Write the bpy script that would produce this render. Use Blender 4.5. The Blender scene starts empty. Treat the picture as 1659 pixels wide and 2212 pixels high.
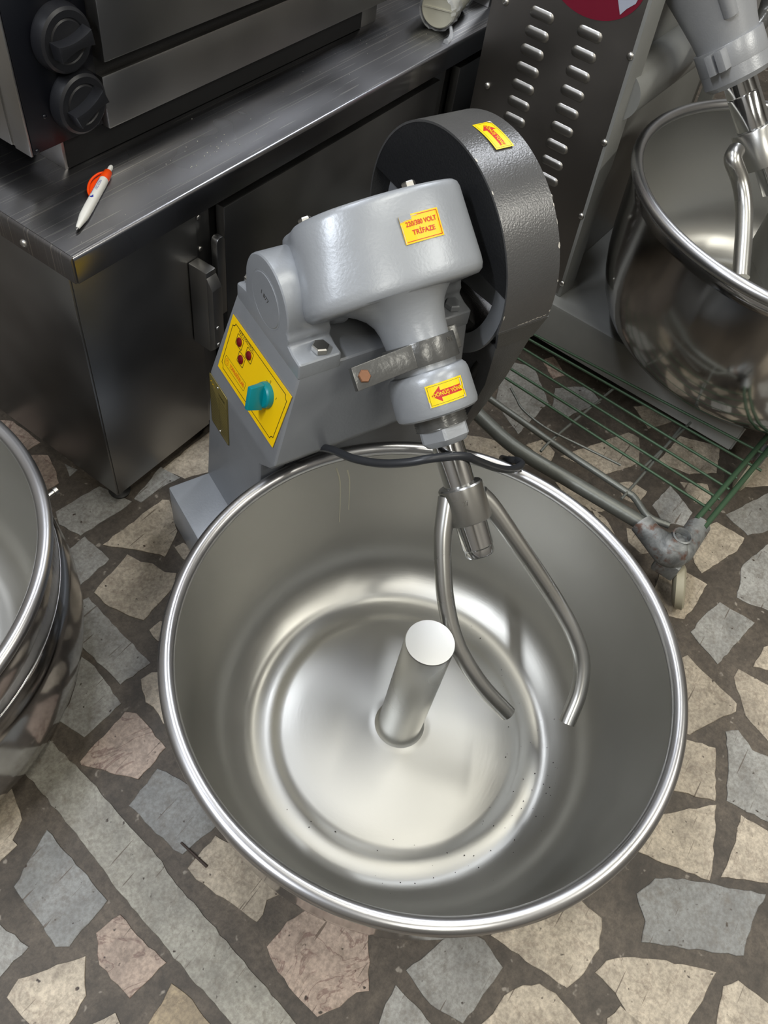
import bpy, bmesh, math, random
from mathutils import Vector, Matrix, Quaternion
from mathutils import noise as mnoise
random.seed(7)
CAM_R=[[0.582041, -0.803199, 0.126885], [-0.609533, -0.534229, -0.585721], [0.538236, 0.263573, -0.800519]]
CAM_F=1747.09
STONES=[
["g",[[0.3377,0.6982],[0.3595,0.6891],[0.3387,0.5228],[0.2823,0.5318],[0.2906,0.6346],[0.3008,0.6633]]],
["g",[[0.372,0.7861],[0.4397,0.7868],[0.4342,0.7194],[0.3491,0.7155],[0.3654,0.7532]]],
["g",[[0.4429,0.8652],[0.534,0.8519],[0.5479,0.7823],[0.5214,0.7819],[0.4364,0.7936],[0.4282,0.8399]]],
["g",[[0.5544,0.7831],[0.6417,0.8019],[0.6464,0.7557],[0.6089,0.7643],[0.5574,0.7683]]],
["b",[[0.6393,0.7959],[0.764,0.7959],[0.8279,0.7911],[0.7494,0.6957],[0.6752,0.7353],[0.6499,0.7483]]],
["b",[[0.4484,0.7509],[0.5874,0.7441],[0.595,0.7338],[0.5539,0.6737],[0.4995,0.6508],[0.4973,0.6609]]],
["b",[[0.3716,0.6889],[0.4616,0.7039],[0.465,0.6746],[0.4759,0.6574],[0.4769,0.6282],[0.4884,0.6118],[0.4706,0.5977],[0.4318,0.5921],[0.3866,0.5875],[0.3744,0.6268],[0.3681,0.6607]]],
["b",[[0.5254,0.6526],[0.5426,0.6479],[0.5424,0.6205],[0.522,0.6066],[0.5171,0.6242]]],
["b",[[0.3795,0.5674],[0.4035,0.5659],[0.4242,0.5288],[0.3969,0.5075],[0.3736,0.5423],[0.3748,0.5542]]],
["b",[[0.309,0.5142],[0.3281,0.5099],[0.3433,0.4913],[0.332,0.4195],[0.2855,0.4044],[0.2784,0.4348],[0.288,0.4653],[0.2858,0.4803],[0.2975,0.4993]]],
["g",[[0.2774,0.6231],[0.2788,0.5854],[0.261,0.5072],[0.1892,0.5105],[0.1835,0.5587],[0.2117,0.5682],[0.2449,0.5889]]],
["p",[[0.1593,0.4872],[0.2555,0.4933],[0.265,0.478],[0.2531,0.4037],[0.1944,0.4002],[0.1572,0.4819]]],
["d",[[0.1582,0.3837],[0.2225,0.3905],[0.2275,0.3763],[0.2342,0.3308],[0.2167,0.2636],[0.157,0.2748],[0.1536,0.2895]]],
["s",[[0.0999,0.5397],[0.1542,0.5484],[0.1505,0.4647],[0.1326,0.2912],[0.1267,0.2746],[0.0941,0.0132],[0.0892,-0.0294],[0.0363,0.0261],[0.0445,0.0804],[0.0686,0.315],[0.0864,0.4125]]],
["b",[[0.0323,0.5658],[0.0657,0.548],[0.0744,0.5337],[0.0531,0.4864],[0.0268,0.4739],[0.0266,0.4641],[-0.0013,0.4651],[-0.0276,0.4796]]],
["d",[[-0.0115,0.4246],[0.0652,0.448],[0.0516,0.313],[-0.0169,0.31],[-0.0276,0.3242]]],
["g",[[-0.0822,0.4285],[-0.0528,0.4016],[-0.0481,0.3515],[-0.0923,0.3528],[-0.116,0.3672]]],
["p",[[0.0149,0.2953],[0.05,0.2864],[0.045,0.2507],[0.0452,0.1955],[-0.0121,0.2042],[-0.0086,0.2628]]],
["b",[[-0.1023,0.3274],[-0.0803,0.3323],[-0.0118,0.2851],[-0.0422,0.2508],[-0.0758,0.2435],[-0.1082,0.248],[-0.1043,0.2821]]],
["b",[[0.1475,0.2566],[0.2037,0.2561],[0.2127,0.1974],[0.2118,0.1274],[0.1838,0.1403],[0.1665,0.1329],[0.154,0.1329],[0.1442,0.2358]]],
["p",[[0.1395,0.102],[0.1799,0.1007],[0.2342,0.0781],[0.2633,0.0199],[0.1812,-0.041],[0.1699,-0.0284],[0.1435,-0.0213],[0.1163,-0.0038],[0.1186,0.0255],[0.1249,0.0708]]],
["t",[[-0.018,0.1651],[0.0204,0.1709],[0.0315,0.1736],[0.0342,0.1392],[0.0288,0.1017],[0.0089,0.0636],[-0.0418,0.1329]]],
["b",[[-0.0589,0.2206],[-0.0332,0.2069],[-0.0385,0.193],[-0.0517,0.1709],[-0.0818,0.2119]]],
["g",[[0.2315,-0.0672],[0.2793,-0.0839],[0.3253,-0.1013],[0.3285,-0.1348],[0.3156,-0.1751],[0.2256,-0.165],[0.218,-0.1174]]],
["b",[[0.3396,-0.1397],[0.423,-0.1697],[0.4607,-0.2243],[0.4586,-0.2604],[0.42,-0.2759],[0.3805,-0.2713],[0.3491,-0.2602],[0.3431,-0.2071]]],
["d",[[0.5212,-0.2883],[0.5349,-0.2936],[0.5587,-0.3023],[0.585,-0.3377],[0.6451,-0.4527],[0.5953,-0.4481],[0.5428,-0.4541],[0.4656,-0.3218],[0.4951,-0.3158]]],
["b",[[0.3898,-0.2837],[0.4129,-0.2907],[0.4419,-0.3216],[0.4599,-0.3505],[0.4975,-0.4279],[0.4416,-0.4238],[0.4124,-0.4182],[0.36,-0.4162],[0.3572,-0.3685],[0.3848,-0.3194]]],
["b",[[0.2406,-0.1853],[0.26,-0.192],[0.2881,-0.1938],[0.3141,-0.2086],[0.3293,-0.2262],[0.3333,-0.2501],[0.3281,-0.275],[0.3224,-0.2962],[0.2962,-0.3205],[0.2101,-0.2114]]],
["b",[[0.3503,-0.3232],[0.3752,-0.3313],[0.3747,-0.3653],[0.3504,-0.3857],[0.3207,-0.3364]]],
["b",[[0.4371,-0.4518],[0.4871,-0.4428],[0.5081,-0.4584],[0.507,-0.498],[0.507,-0.526],[0.4627,-0.5478],[0.4025,-0.4744]]],
["g",[[0.1322,-0.0796],[0.1702,-0.0707],[0.2087,-0.0661],[0.2001,-0.1331],[0.1816,-0.164]]],
["b",[[0.5707,-0.245],[0.6546,-0.2715],[0.7247,-0.3378],[0.6388,-0.3664],[0.6087,-0.373],[0.5912,-0.3155]]],
["b",[[0.6241,-0.3855],[0.6796,-0.3859],[0.735,-0.3769],[0.739,-0.4227],[0.7438,-0.4691],[0.687,-0.4839],[0.6631,-0.4494]]],
["b",[[0.6797,-0.2353],[0.7744,-0.2183],[0.7938,-0.2489],[0.8146,-0.3005],[0.7294,-0.3343],[0.7019,-0.273]]],
["g",[[0.8535,-0.3042],[0.8708,-0.3217],[0.8523,-0.3542],[0.8678,-0.4118],[0.7602,-0.4558],[0.7532,-0.4177],[0.7417,-0.35],[0.8027,-0.3298]]],
["b",[[0.8974,-0.1544],[0.9269,-0.1831],[0.9469,-0.193],[0.933,-0.24],[0.9161,-0.302],[0.9008,-0.306],[0.8459,-0.2751],[0.8077,-0.256],[0.7896,-0.2115]]],
["b",[[0.962,-0.2783],[0.9827,-0.2796],[0.9878,-0.3352],[0.9868,-0.3893],[0.897,-0.4104],[0.8862,-0.371],[0.905,-0.322]]],
["g",[[0.9958,-0.179],[1.0451,-0.1853],[1.0953,-0.1988],[1.0966,-0.2698],[0.9661,-0.245]]],
["b",[[1.0055,-0.3001],[1.0576,-0.3024],[1.0937,-0.3267],[1.0971,-0.3531],[1.0349,-0.3646]]],
["b",[[1.0364,-0.0852],[1.082,-0.0766],[1.1141,-0.1126],[1.1166,-0.164],[1.0522,-0.1632],[1.0135,-0.1583],[1.0006,-0.1322]]],
["b",[[1.1473,-0.1237],[1.2103,-0.0872],[1.2747,-0.1211],[1.2751,-0.1827],[1.2333,-0.1821],[1.1336,-0.1453]]],
["g",[[1.128,-0.2219],[1.2085,-0.2034],[1.3443,-0.2416],[1.1541,-0.3156],[1.1301,-0.248]]],
["g",[[1.3055,-0.1298],[1.4261,-0.1811],[1.462,-0.2122],[1.3561,-0.2376],[1.2872,-0.1863]]],
["b",[[1.399,-0.128],[1.5157,-0.1198],[1.5691,-0.1308],[1.6553,-0.1699],[1.5026,-0.22],[1.4464,-0.1739]]],
["b",[[1.3407,0.0433],[1.4456,0.0353],[1.4802,-0.0487],[1.4018,-0.0708],[1.3559,-0.0251]]],
["b",[[1.2078,0.2137],[1.2592,0.1874],[1.3739,0.1299],[1.3755,0.1043],[1.3075,0.0726],[1.2221,0.1191]]],
["b",[[1.183,0.2869],[1.2207,0.2666],[1.2088,0.2279],[1.1733,0.222]]],
["b",[[1.0982,0.4395],[1.1462,0.3522],[1.1511,0.3144],[1.136,0.2746],[1.0918,0.2962],[1.0471,0.3827]]],
["b",[[1.1372,0.1888],[1.1791,0.1108],[1.1674,0.0703],[1.1336,0.0771],[1.1205,0.0972],[1.125,0.1646]]],
["b",[[1.2238,0.0859],[1.2482,0.0658],[1.2475,0.0263],[1.2024,0.027],[1.1959,0.0593]]],
["g",[[1.2209,0.0024],[1.297,-0.0057],[1.2613,-0.0722],[1.2171,-0.0709],[1.1969,-0.0337]]],
["b",[[1.4555,0.1556],[1.4824,0.135],[1.4763,0.0668],[1.416,0.1]]],
["p",[[1.4377,0.3876],[1.4691,0.3748],[1.4348,0.3226],[1.4033,0.3388]]],
["g",[[1.3798,0.3211],[1.4392,0.2662],[1.4124,0.2189],[1.3149,0.2585],[1.3206,0.2971]]],
["g",[[1.3857,0.4334],[1.4063,0.3963],[1.3918,0.3769],[1.328,0.3096],[1.1984,0.3143],[1.245,0.3991],[1.3105,0.4288]]],
["b",[[1.129,0.1016],[1.1248,0.0663],[1.0984,0.0281],[1.0837,0.0334]]],
["b",[[1.1319,0.0202],[1.1516,-0.0196],[1.1225,-0.0534],[1.0933,-0.031],[1.1018,0.0007]]],
["b",[[1.3211,-0.018],[1.3566,-0.0672],[1.3121,-0.0978],[1.2905,-0.0642]]],
["p",[[0.5216,1.111],[0.5353,1.0907],[0.5335,1.0116],[0.5055,1.0132],[0.465,1.0801]]],
["p",[[0.5014,1.0006],[0.5226,0.9771],[0.5048,0.9327],[0.491,0.9119],[0.4655,0.9145],[0.4552,0.9408]]],
["g",[[0.5278,0.939],[0.5342,0.91],[0.5131,0.9086]]]]
MORE_STONES=[
["b",[[-0.177,-1.072],[-0.219,-1.028],[-0.277,-1.055],[-0.262,-1.11],[-0.213,-1.12]]],
["b",[[-0.114,-1.071],[-0.113,-1.137],[-0.038,-1.146],[-0.042,-1.08]]],
["p",[[-0.01,-1.155],[0.044,-1.167],[0.086,-1.115],[0.045,-1.066],[-0.012,-1.088]]],
["b",[[0.146,-1.138],[0.203,-1.142],[0.22,-1.091],[0.178,-1.06],[0.136,-1.085]]],
["d",[[0.412,-1.089],[0.391,-1.042],[0.339,-1.016],[0.292,-1.061],[0.318,-1.117],[0.37,-1.131]]],
["g",[[0.493,-1.049],[0.459,-1.111],[0.513,-1.156],[0.556,-1.121],[0.55,-1.066]]],
["b",[[0.632,-1.146],[0.678,-1.125],[0.681,-1.066],[0.635,-1.037],[0.588,-1.067],[0.573,-1.118]]],
["b",[[0.842,-1.111],[0.85,-1.056],[0.806,-1.04],[0.764,-1.055],[0.76,-1.105],[0.805,-1.141]]],
["g",[[0.944,-1.04],[0.881,-1.061],[0.879,-1.113],[0.91,-1.156],[0.97,-1.147],[0.993,-1.086]]],
["b",[[1.171,-1.135],[1.159,-1.082],[1.097,-1.07],[1.071,-1.125],[1.111,-1.17]]],
["g",[[1.169,-1.105],[1.221,-1.161],[1.275,-1.114],[1.231,-1.064]]],
["d",[[1.388,-1.131],[1.43,-1.096],[1.414,-1.043],[1.365,-1.03],[1.328,-1.062],[1.335,-1.117]]],
["p",[[1.489,-1.097],[1.548,-1.134],[1.585,-1.085],[1.559,-1.028],[1.503,-1.043]]],
["b",[[-0.228,-0.96],[-0.215,-0.907],[-0.276,-0.882],[-0.327,-0.917],[-0.293,-0.965]]],
["d",[[-0.067,-0.963],[-0.088,-0.913],[-0.15,-0.933],[-0.155,-0.984],[-0.098,-1.01]]],
["g",[[-0.012,-0.933],[-0.019,-0.998],[0.046,-1.008],[0.077,-0.967],[0.048,-0.913]]],
["b",[[0.139,-0.912],[0.142,-0.975],[0.195,-0.987],[0.231,-0.95],[0.208,-0.888]]],
["b",[[0.365,-1.025],[0.406,-0.973],[0.367,-0.926],[0.311,-0.936],[0.3,-1.006]]],
["g",[[0.522,-0.989],[0.514,-0.918],[0.438,-0.926],[0.454,-1.0]]],
["b",[[0.7,-0.931],[0.623,-0.936],[0.631,-1.011],[0.706,-1.01]]],
["b",[[0.863,-0.973],[0.842,-0.924],[0.797,-0.924],[0.78,-0.983],[0.825,-1.01]]],
["b",[[0.99,-1.006],[0.996,-0.954],[0.949,-0.928],[0.904,-0.966],[0.934,-1.009]]],
["b",[[1.098,-0.876],[1.051,-0.923],[1.092,-0.977],[1.152,-0.963],[1.146,-0.903]]],
["b",[[1.28,-0.919],[1.219,-0.934],[1.211,-1.0],[1.275,-1.024],[1.322,-0.964]]],
["b",[[1.454,-0.924],[1.38,-0.9],[1.351,-0.965],[1.421,-0.996]]],
["p",[[1.589,-0.893],[1.507,-0.908],[1.529,-0.99],[1.603,-0.982]]],
["b",[[1.655,-0.953],[1.724,-0.974],[1.748,-0.896],[1.675,-0.885]]],
["d",[[-0.535,-0.805],[-0.537,-0.755],[-0.584,-0.746],[-0.621,-0.782],[-0.586,-0.83]]],
["g",[[-0.432,-0.787],[-0.408,-0.828],[-0.357,-0.825],[-0.332,-0.78],[-0.367,-0.743],[-0.419,-0.746]]],
["g",[[-0.235,-0.834],[-0.228,-0.778],[-0.285,-0.754],[-0.321,-0.799],[-0.296,-0.851]]],
["p",[[-0.099,-0.816],[-0.074,-0.765],[-0.134,-0.736],[-0.152,-0.799]]],
["p",[[0.11,-0.809],[0.068,-0.759],[0.005,-0.781],[0.009,-0.843],[0.07,-0.866]]],
["p",[[0.202,-0.738],[0.138,-0.753],[0.14,-0.819],[0.195,-0.849],[0.245,-0.792]]],
["g",[[0.326,-0.757],[0.277,-0.79],[0.303,-0.843],[0.358,-0.834],[0.375,-0.788]]],
["g",[[0.444,-0.826],[0.471,-0.862],[0.516,-0.859],[0.54,-0.822],[0.511,-0.785],[0.467,-0.783]]],
["p",[[0.66,-0.849],[0.722,-0.818],[0.692,-0.758],[0.626,-0.75],[0.609,-0.812]]],
["g",[[0.789,-0.847],[0.834,-0.826],[0.834,-0.777],[0.797,-0.757],[0.752,-0.773],[0.75,-0.816]]],
["p",[[1.013,-0.859],[0.99,-0.778],[0.918,-0.785],[0.927,-0.86]]],
["d",[[1.021,-0.822],[1.084,-0.865],[1.147,-0.823],[1.114,-0.749],[1.041,-0.762]]],
["b",[[1.199,-0.79],[1.204,-0.844],[1.26,-0.854],[1.294,-0.8],[1.245,-0.758]]],
["b",[[1.349,-0.783],[1.387,-0.825],[1.433,-0.821],[1.453,-0.774],[1.428,-0.731],[1.375,-0.734]]],
["g",[[1.588,-0.777],[1.534,-0.751],[1.481,-0.787],[1.503,-0.858],[1.574,-0.844]]],
["b",[[1.717,-0.746],[1.664,-0.77],[1.653,-0.815],[1.7,-0.849],[1.741,-0.829],[1.757,-0.785]]],
["g",[[1.889,-0.78],[1.835,-0.763],[1.793,-0.801],[1.819,-0.857],[1.883,-0.845]]],
["b",[[1.93,-0.751],[1.94,-0.828],[2.007,-0.848],[2.035,-0.785],[2.0,-0.723]]],
["b",[[-0.663,-0.676],[-0.65,-0.622],[-0.705,-0.598],[-0.743,-0.626],[-0.727,-0.681]]],
["p",[[-0.585,-0.664],[-0.563,-0.706],[-0.521,-0.692],[-0.505,-0.652],[-0.527,-0.612],[-0.567,-0.619]]],
["g",[[-0.411,-0.576],[-0.432,-0.643],[-0.385,-0.679],[-0.338,-0.648],[-0.353,-0.59]]],
["b",[[-0.271,-0.631],[-0.271,-0.692],[-0.214,-0.72],[-0.173,-0.665],[-0.215,-0.614]]],
["g",[[-0.101,-0.71],[-0.049,-0.677],[-0.058,-0.621],[-0.118,-0.609],[-0.151,-0.663]]],
["b",[[0.024,-0.684],[0.06,-0.721],[0.111,-0.715],[0.12,-0.665],[0.087,-0.626],[0.038,-0.643]]],
["b",[[0.207,-0.601],[0.149,-0.61],[0.128,-0.66],[0.164,-0.706],[0.226,-0.694],[0.249,-0.647]]],
["g",[[0.316,-0.65],[0.385,-0.684],[0.412,-0.611],[0.344,-0.587]]],
["d",[[0.48,-0.681],[0.51,-0.707],[0.553,-0.691],[0.552,-0.644],[0.521,-0.613],[0.479,-0.633]]],
["g",[[0.705,-0.599],[0.652,-0.592],[0.625,-0.631],[0.649,-0.671],[0.706,-0.66]]],
["g",[[0.824,-0.635],[0.759,-0.612],[0.731,-0.668],[0.797,-0.698]]],
["p",[[0.991,-0.68],[0.97,-0.614],[0.897,-0.604],[0.869,-0.672],[0.929,-0.716]]],
["b",[[1.142,-0.61],[1.093,-0.576],[1.039,-0.612],[1.06,-0.673],[1.128,-0.669]]],
["b",[[1.296,-0.669],[1.296,-0.592],[1.226,-0.587],[1.223,-0.658]]],
["b",[[1.451,-0.664],[1.435,-0.624],[1.389,-0.604],[1.364,-0.643],[1.364,-0.687],[1.414,-0.704]]],
["b",[[1.518,-0.647],[1.556,-0.694],[1.617,-0.675],[1.609,-0.616],[1.554,-0.603]]],
["b",[[1.675,-0.661],[1.705,-0.714],[1.753,-0.694],[1.765,-0.638],[1.708,-0.609]]],
["b",[[1.848,-0.619],[1.806,-0.656],[1.832,-0.706],[1.872,-0.723],[1.912,-0.681],[1.901,-0.636]]],
["g",[[2.028,-0.734],[2.082,-0.682],[2.047,-0.618],[1.989,-0.637],[1.962,-0.691]]],
["d",[[-0.632,-0.492],[-0.671,-0.457],[-0.725,-0.474],[-0.707,-0.527],[-0.658,-0.537]]],
["b",[[-0.602,-0.516],[-0.525,-0.562],[-0.492,-0.478],[-0.561,-0.449]]],
["d",[[-0.384,-0.495],[-0.421,-0.474],[-0.46,-0.501],[-0.45,-0.545],[-0.414,-0.556],[-0.371,-0.534]]],
["p",[[-0.231,-0.575],[-0.186,-0.543],[-0.198,-0.492],[-0.243,-0.463],[-0.294,-0.498],[-0.279,-0.553]]],
["g",[[-0.033,-0.485],[-0.079,-0.442],[-0.135,-0.487],[-0.109,-0.544],[-0.049,-0.549]]],
["b",[[0.076,-0.448],[0.031,-0.431],[-0.014,-0.461],[-0.01,-0.51],[0.041,-0.535],[0.08,-0.5]]],
["b",[[0.127,-0.493],[0.135,-0.551],[0.192,-0.566],[0.23,-0.522],[0.216,-0.477],[0.17,-0.452]]],
["d",[[0.347,-0.427],[0.285,-0.453],[0.302,-0.507],[0.359,-0.532],[0.386,-0.469]]],
["g",[[0.758,-0.514],[0.778,-0.553],[0.821,-0.549],[0.846,-0.509],[0.82,-0.469],[0.773,-0.474]]],
["g",[[0.928,-0.563],[0.976,-0.554],[0.999,-0.515],[0.959,-0.47],[0.912,-0.492],[0.892,-0.53]]],
["b",[[1.152,-0.51],[1.116,-0.448],[1.053,-0.448],[1.033,-0.515],[1.09,-0.544]]],
["p",[[1.315,-0.464],[1.254,-0.449],[1.228,-0.507],[1.291,-0.531]]],
["p",[[1.338,-0.495],[1.399,-0.537],[1.431,-0.46],[1.365,-0.425]]],
["g",[[1.49,-0.477],[1.486,-0.556],[1.561,-0.543],[1.56,-0.475]]],
["b",[[1.696,-0.529],[1.729,-0.484],[1.687,-0.438],[1.645,-0.493]]],
["b",[[1.819,-0.518],[1.875,-0.542],[1.902,-0.493],[1.872,-0.445],[1.815,-0.469]]],
["b",[[1.997,-0.546],[2.04,-0.531],[2.052,-0.491],[2.023,-0.451],[1.979,-0.468],[1.963,-0.51]]],
["b",[[2.166,-0.466],[2.113,-0.46],[2.087,-0.508],[2.131,-0.54],[2.18,-0.517]]],
["p",[[-0.73,-0.32],[-0.7,-0.375],[-0.643,-0.364],[-0.629,-0.313],[-0.679,-0.284]]],
["b",[[-0.581,-0.379],[-0.538,-0.419],[-0.48,-0.401],[-0.494,-0.338],[-0.548,-0.318]]],
["b",[[-0.457,-0.397],[-0.391,-0.417],[-0.344,-0.377],[-0.378,-0.315],[-0.439,-0.337]]],
["g",[[-0.287,-0.307],[-0.292,-0.363],[-0.236,-0.386],[-0.198,-0.358],[-0.197,-0.304],[-0.245,-0.277]]],
["b",[[-0.112,-0.411],[-0.078,-0.362],[-0.106,-0.31],[-0.164,-0.327],[-0.178,-0.396]]],
["p",[[0.025,-0.389],[0.077,-0.392],[0.091,-0.329],[0.052,-0.29],[-0.003,-0.332]]],
["b",[[0.165,-0.319],[0.186,-0.365],[0.231,-0.383],[0.267,-0.34],[0.247,-0.288],[0.196,-0.282]]],
["g",[[1.231,-0.339],[1.23,-0.406],[1.293,-0.41],[1.295,-0.337]]],
["b",[[1.414,-0.397],[1.422,-0.347],[1.37,-0.321],[1.331,-0.36],[1.362,-0.407]]],
["b",[[1.53,-0.417],[1.588,-0.38],[1.588,-0.323],[1.535,-0.286],[1.479,-0.317],[1.489,-0.379]]],
["b",[[1.736,-0.317],[1.681,-0.288],[1.637,-0.331],[1.66,-0.392],[1.73,-0.392]]],
["p",[[1.827,-0.322],[1.831,-0.363],[1.881,-0.386],[1.911,-0.345],[1.911,-0.296],[1.857,-0.282]]],
["b",[[2.011,-0.403],[2.058,-0.357],[2.021,-0.301],[1.974,-0.347]]],
["b",[[2.165,-0.316],[2.109,-0.325],[2.099,-0.385],[2.153,-0.414],[2.202,-0.368]]],
["g",[[-0.829,-0.12],[-0.884,-0.138],[-0.907,-0.196],[-0.858,-0.241],[-0.805,-0.229],[-0.793,-0.168]]],
["d",[[-0.738,-0.209],[-0.691,-0.224],[-0.658,-0.198],[-0.664,-0.151],[-0.705,-0.132],[-0.743,-0.163]]],
["g",[[-0.508,-0.228],[-0.481,-0.168],[-0.534,-0.129],[-0.594,-0.159],[-0.577,-0.22]]],
["b",[[-0.467,-0.186],[-0.465,-0.242],[-0.408,-0.249],[-0.375,-0.211],[-0.41,-0.166]]],
["b",[[-0.271,-0.209],[-0.258,-0.253],[-0.198,-0.256],[-0.196,-0.204],[-0.234,-0.183]]],
["g",[[-0.121,-0.151],[-0.162,-0.17],[-0.163,-0.227],[-0.117,-0.254],[-0.074,-0.217],[-0.07,-0.164]]],
["b",[[0.012,-0.181],[0.057,-0.231],[0.116,-0.209],[0.112,-0.149],[0.057,-0.139]]],
["b",[[1.647,-0.214],[1.708,-0.242],[1.768,-0.207],[1.737,-0.142],[1.665,-0.151]]],
["d",[[1.82,-0.215],[1.863,-0.232],[1.895,-0.185],[1.888,-0.142],[1.831,-0.131],[1.799,-0.167]]],
["g",[[1.968,-0.157],[1.954,-0.21],[1.993,-0.244],[2.033,-0.205],[2.017,-0.155]]],
["b",[[2.085,-0.165],[2.082,-0.229],[2.15,-0.258],[2.2,-0.201],[2.153,-0.134]]],
["b",[[2.238,-0.213],[2.266,-0.266],[2.324,-0.255],[2.335,-0.203],[2.284,-0.179]]],
["p",[[-0.85,-0.017],[-0.901,-0.033],[-0.918,-0.074],[-0.885,-0.111],[-0.836,-0.109],[-0.817,-0.059]]],
["b",[[-0.68,-0.116],[-0.633,-0.09],[-0.642,-0.033],[-0.71,-0.026],[-0.737,-0.086]]],
["b",[[-0.581,-0.038],[-0.59,-0.089],[-0.533,-0.1],[-0.507,-0.06],[-0.536,-0.011]]],
["p",[[-0.434,-0.037],[-0.41,-0.093],[-0.355,-0.088],[-0.322,-0.05],[-0.345,-0.006],[-0.4,-0.0]]],
["b",[[-0.218,-0.084],[-0.198,-0.007],[-0.282,0.014],[-0.297,-0.059]]],
["d",[[-0.067,-0.031],[-0.106,0.02],[-0.164,-0.009],[-0.154,-0.063],[-0.095,-0.076]]],
["b",[[0.023,-0.01],[0.009,-0.073],[0.068,-0.092],[0.121,-0.059],[0.092,-0.006]]],
["b",[[2.048,-0.077],[2.028,-0.015],[1.972,-0.036],[1.989,-0.092]]],
["b",[[2.175,-0.105],[2.175,-0.022],[2.106,-0.013],[2.096,-0.092]]],
["b",[[2.362,-0.051],[2.303,-0.009],[2.236,-0.043],[2.262,-0.107],[2.332,-0.111]]],
["d",[[-0.821,0.052],[-0.807,0.12],[-0.887,0.129],[-0.892,0.064]]],
["p",[[-0.744,0.083],[-0.688,0.064],[-0.639,0.1],[-0.676,0.15],[-0.73,0.146]]],
["b",[[-0.492,0.072],[-0.485,0.13],[-0.538,0.171],[-0.582,0.137],[-0.603,0.078],[-0.547,0.049]]],
["g",[[-0.406,0.014],[-0.367,0.073],[-0.39,0.127],[-0.459,0.123],[-0.465,0.052]]],
["b",[[-0.312,0.132],[-0.272,0.069],[-0.208,0.108],[-0.245,0.177]]],
["b",[[-1.002,0.32],[-1.05,0.288],[-1.03,0.235],[-0.977,0.231],[-0.961,0.288]]],
["g",[[-0.875,0.181],[-0.81,0.188],[-0.781,0.24],[-0.823,0.279],[-0.887,0.282],[-0.905,0.226]]],
["p",[[-0.734,0.214],[-0.698,0.192],[-0.649,0.211],[-0.64,0.255],[-0.687,0.283],[-0.73,0.266]]],
["b",[[-0.577,0.296],[-0.597,0.238],[-0.563,0.183],[-0.503,0.197],[-0.495,0.253],[-0.525,0.305]]],
["b",[[-0.363,0.23],[-0.385,0.27],[-0.433,0.278],[-0.468,0.251],[-0.452,0.201],[-0.406,0.191]]],
["g",[[-0.239,0.194],[-0.206,0.245],[-0.243,0.292],[-0.296,0.27],[-0.29,0.215]]],
["b",[[-0.933,0.426],[-0.997,0.467],[-1.035,0.407],[-0.977,0.364]]],
["b",[[-0.83,0.335],[-0.814,0.412],[-0.877,0.444],[-0.915,0.387],[-0.887,0.318]]],
["b",[[-0.72,0.37],[-0.662,0.36],[-0.642,0.413],[-0.679,0.467],[-0.744,0.427]]],
["g",[[-0.563,0.368],[-0.518,0.382],[-0.496,0.421],[-0.521,0.455],[-0.565,0.456],[-0.587,0.416]]],
["d",[[-0.421,0.45],[-0.432,0.401],[-0.411,0.367],[-0.363,0.368],[-0.34,0.415],[-0.372,0.452]]],
["g",[[-0.306,0.41],[-0.311,0.357],[-0.253,0.336],[-0.215,0.367],[-0.213,0.42],[-0.269,0.451]]],
["b",[[-0.962,0.597],[-1.026,0.603],[-1.058,0.552],[-1.014,0.504],[-0.956,0.528]]],
["g",[[-0.878,0.524],[-0.811,0.501],[-0.778,0.552],[-0.842,0.577]]],
["b",[[-0.729,0.578],[-0.773,0.528],[-0.73,0.478],[-0.672,0.494],[-0.669,0.561]]],
["g",[[-0.513,0.611],[-0.571,0.615],[-0.599,0.563],[-0.553,0.51],[-0.496,0.547]]],
["g",[[-0.456,0.565],[-0.453,0.513],[-0.399,0.508],[-0.371,0.554],[-0.412,0.594]]],
["b",[[-0.261,0.498],[-0.214,0.489],[-0.177,0.527],[-0.202,0.57],[-0.242,0.571],[-0.278,0.545]]],
["g",[[-0.154,0.57],[-0.096,0.524],[-0.05,0.58],[-0.106,0.62]]],
["g",[[-0.955,0.682],[-0.966,0.738],[-1.016,0.754],[-1.044,0.703],[-1.004,0.66]]],
["b",[[-0.869,0.672],[-0.81,0.672],[-0.778,0.721],[-0.821,0.755],[-0.87,0.735]]],
["b",[[-0.72,0.738],[-0.747,0.707],[-0.727,0.665],[-0.679,0.655],[-0.648,0.698],[-0.674,0.739]]],
["p",[[-0.506,0.636],[-0.485,0.691],[-0.523,0.728],[-0.572,0.724],[-0.595,0.678],[-0.562,0.627]]],
["g",[[-0.458,0.696],[-0.428,0.629],[-0.359,0.642],[-0.34,0.713],[-0.407,0.75]]],
["g",[[-0.237,0.636],[-0.201,0.67],[-0.205,0.721],[-0.256,0.74],[-0.291,0.706],[-0.29,0.66]]],
["b",[[-0.144,0.73],[-0.157,0.688],[-0.115,0.658],[-0.073,0.675],[-0.055,0.72],[-0.101,0.758]]],
["g",[[0.043,0.633],[0.104,0.649],[0.115,0.706],[0.061,0.738],[0.015,0.696]]],
["b",[[-0.892,0.861],[-0.872,0.821],[-0.825,0.827],[-0.799,0.864],[-0.827,0.897],[-0.87,0.904]]],
["p",[[-0.66,0.893],[-0.739,0.907],[-0.762,0.838],[-0.699,0.798],[-0.642,0.837]]],
["d",[[-0.594,0.811],[-0.53,0.803],[-0.496,0.839],[-0.515,0.897],[-0.562,0.902],[-0.597,0.866]]],
["d",[[-0.375,0.791],[-0.34,0.861],[-0.402,0.899],[-0.461,0.866],[-0.445,0.807]]],
["p",[[-0.283,0.887],[-0.24,0.826],[-0.179,0.862],[-0.216,0.915]]],
["b",[[-0.065,0.798],[-0.075,0.858],[-0.142,0.887],[-0.171,0.825],[-0.137,0.777]]],
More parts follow.
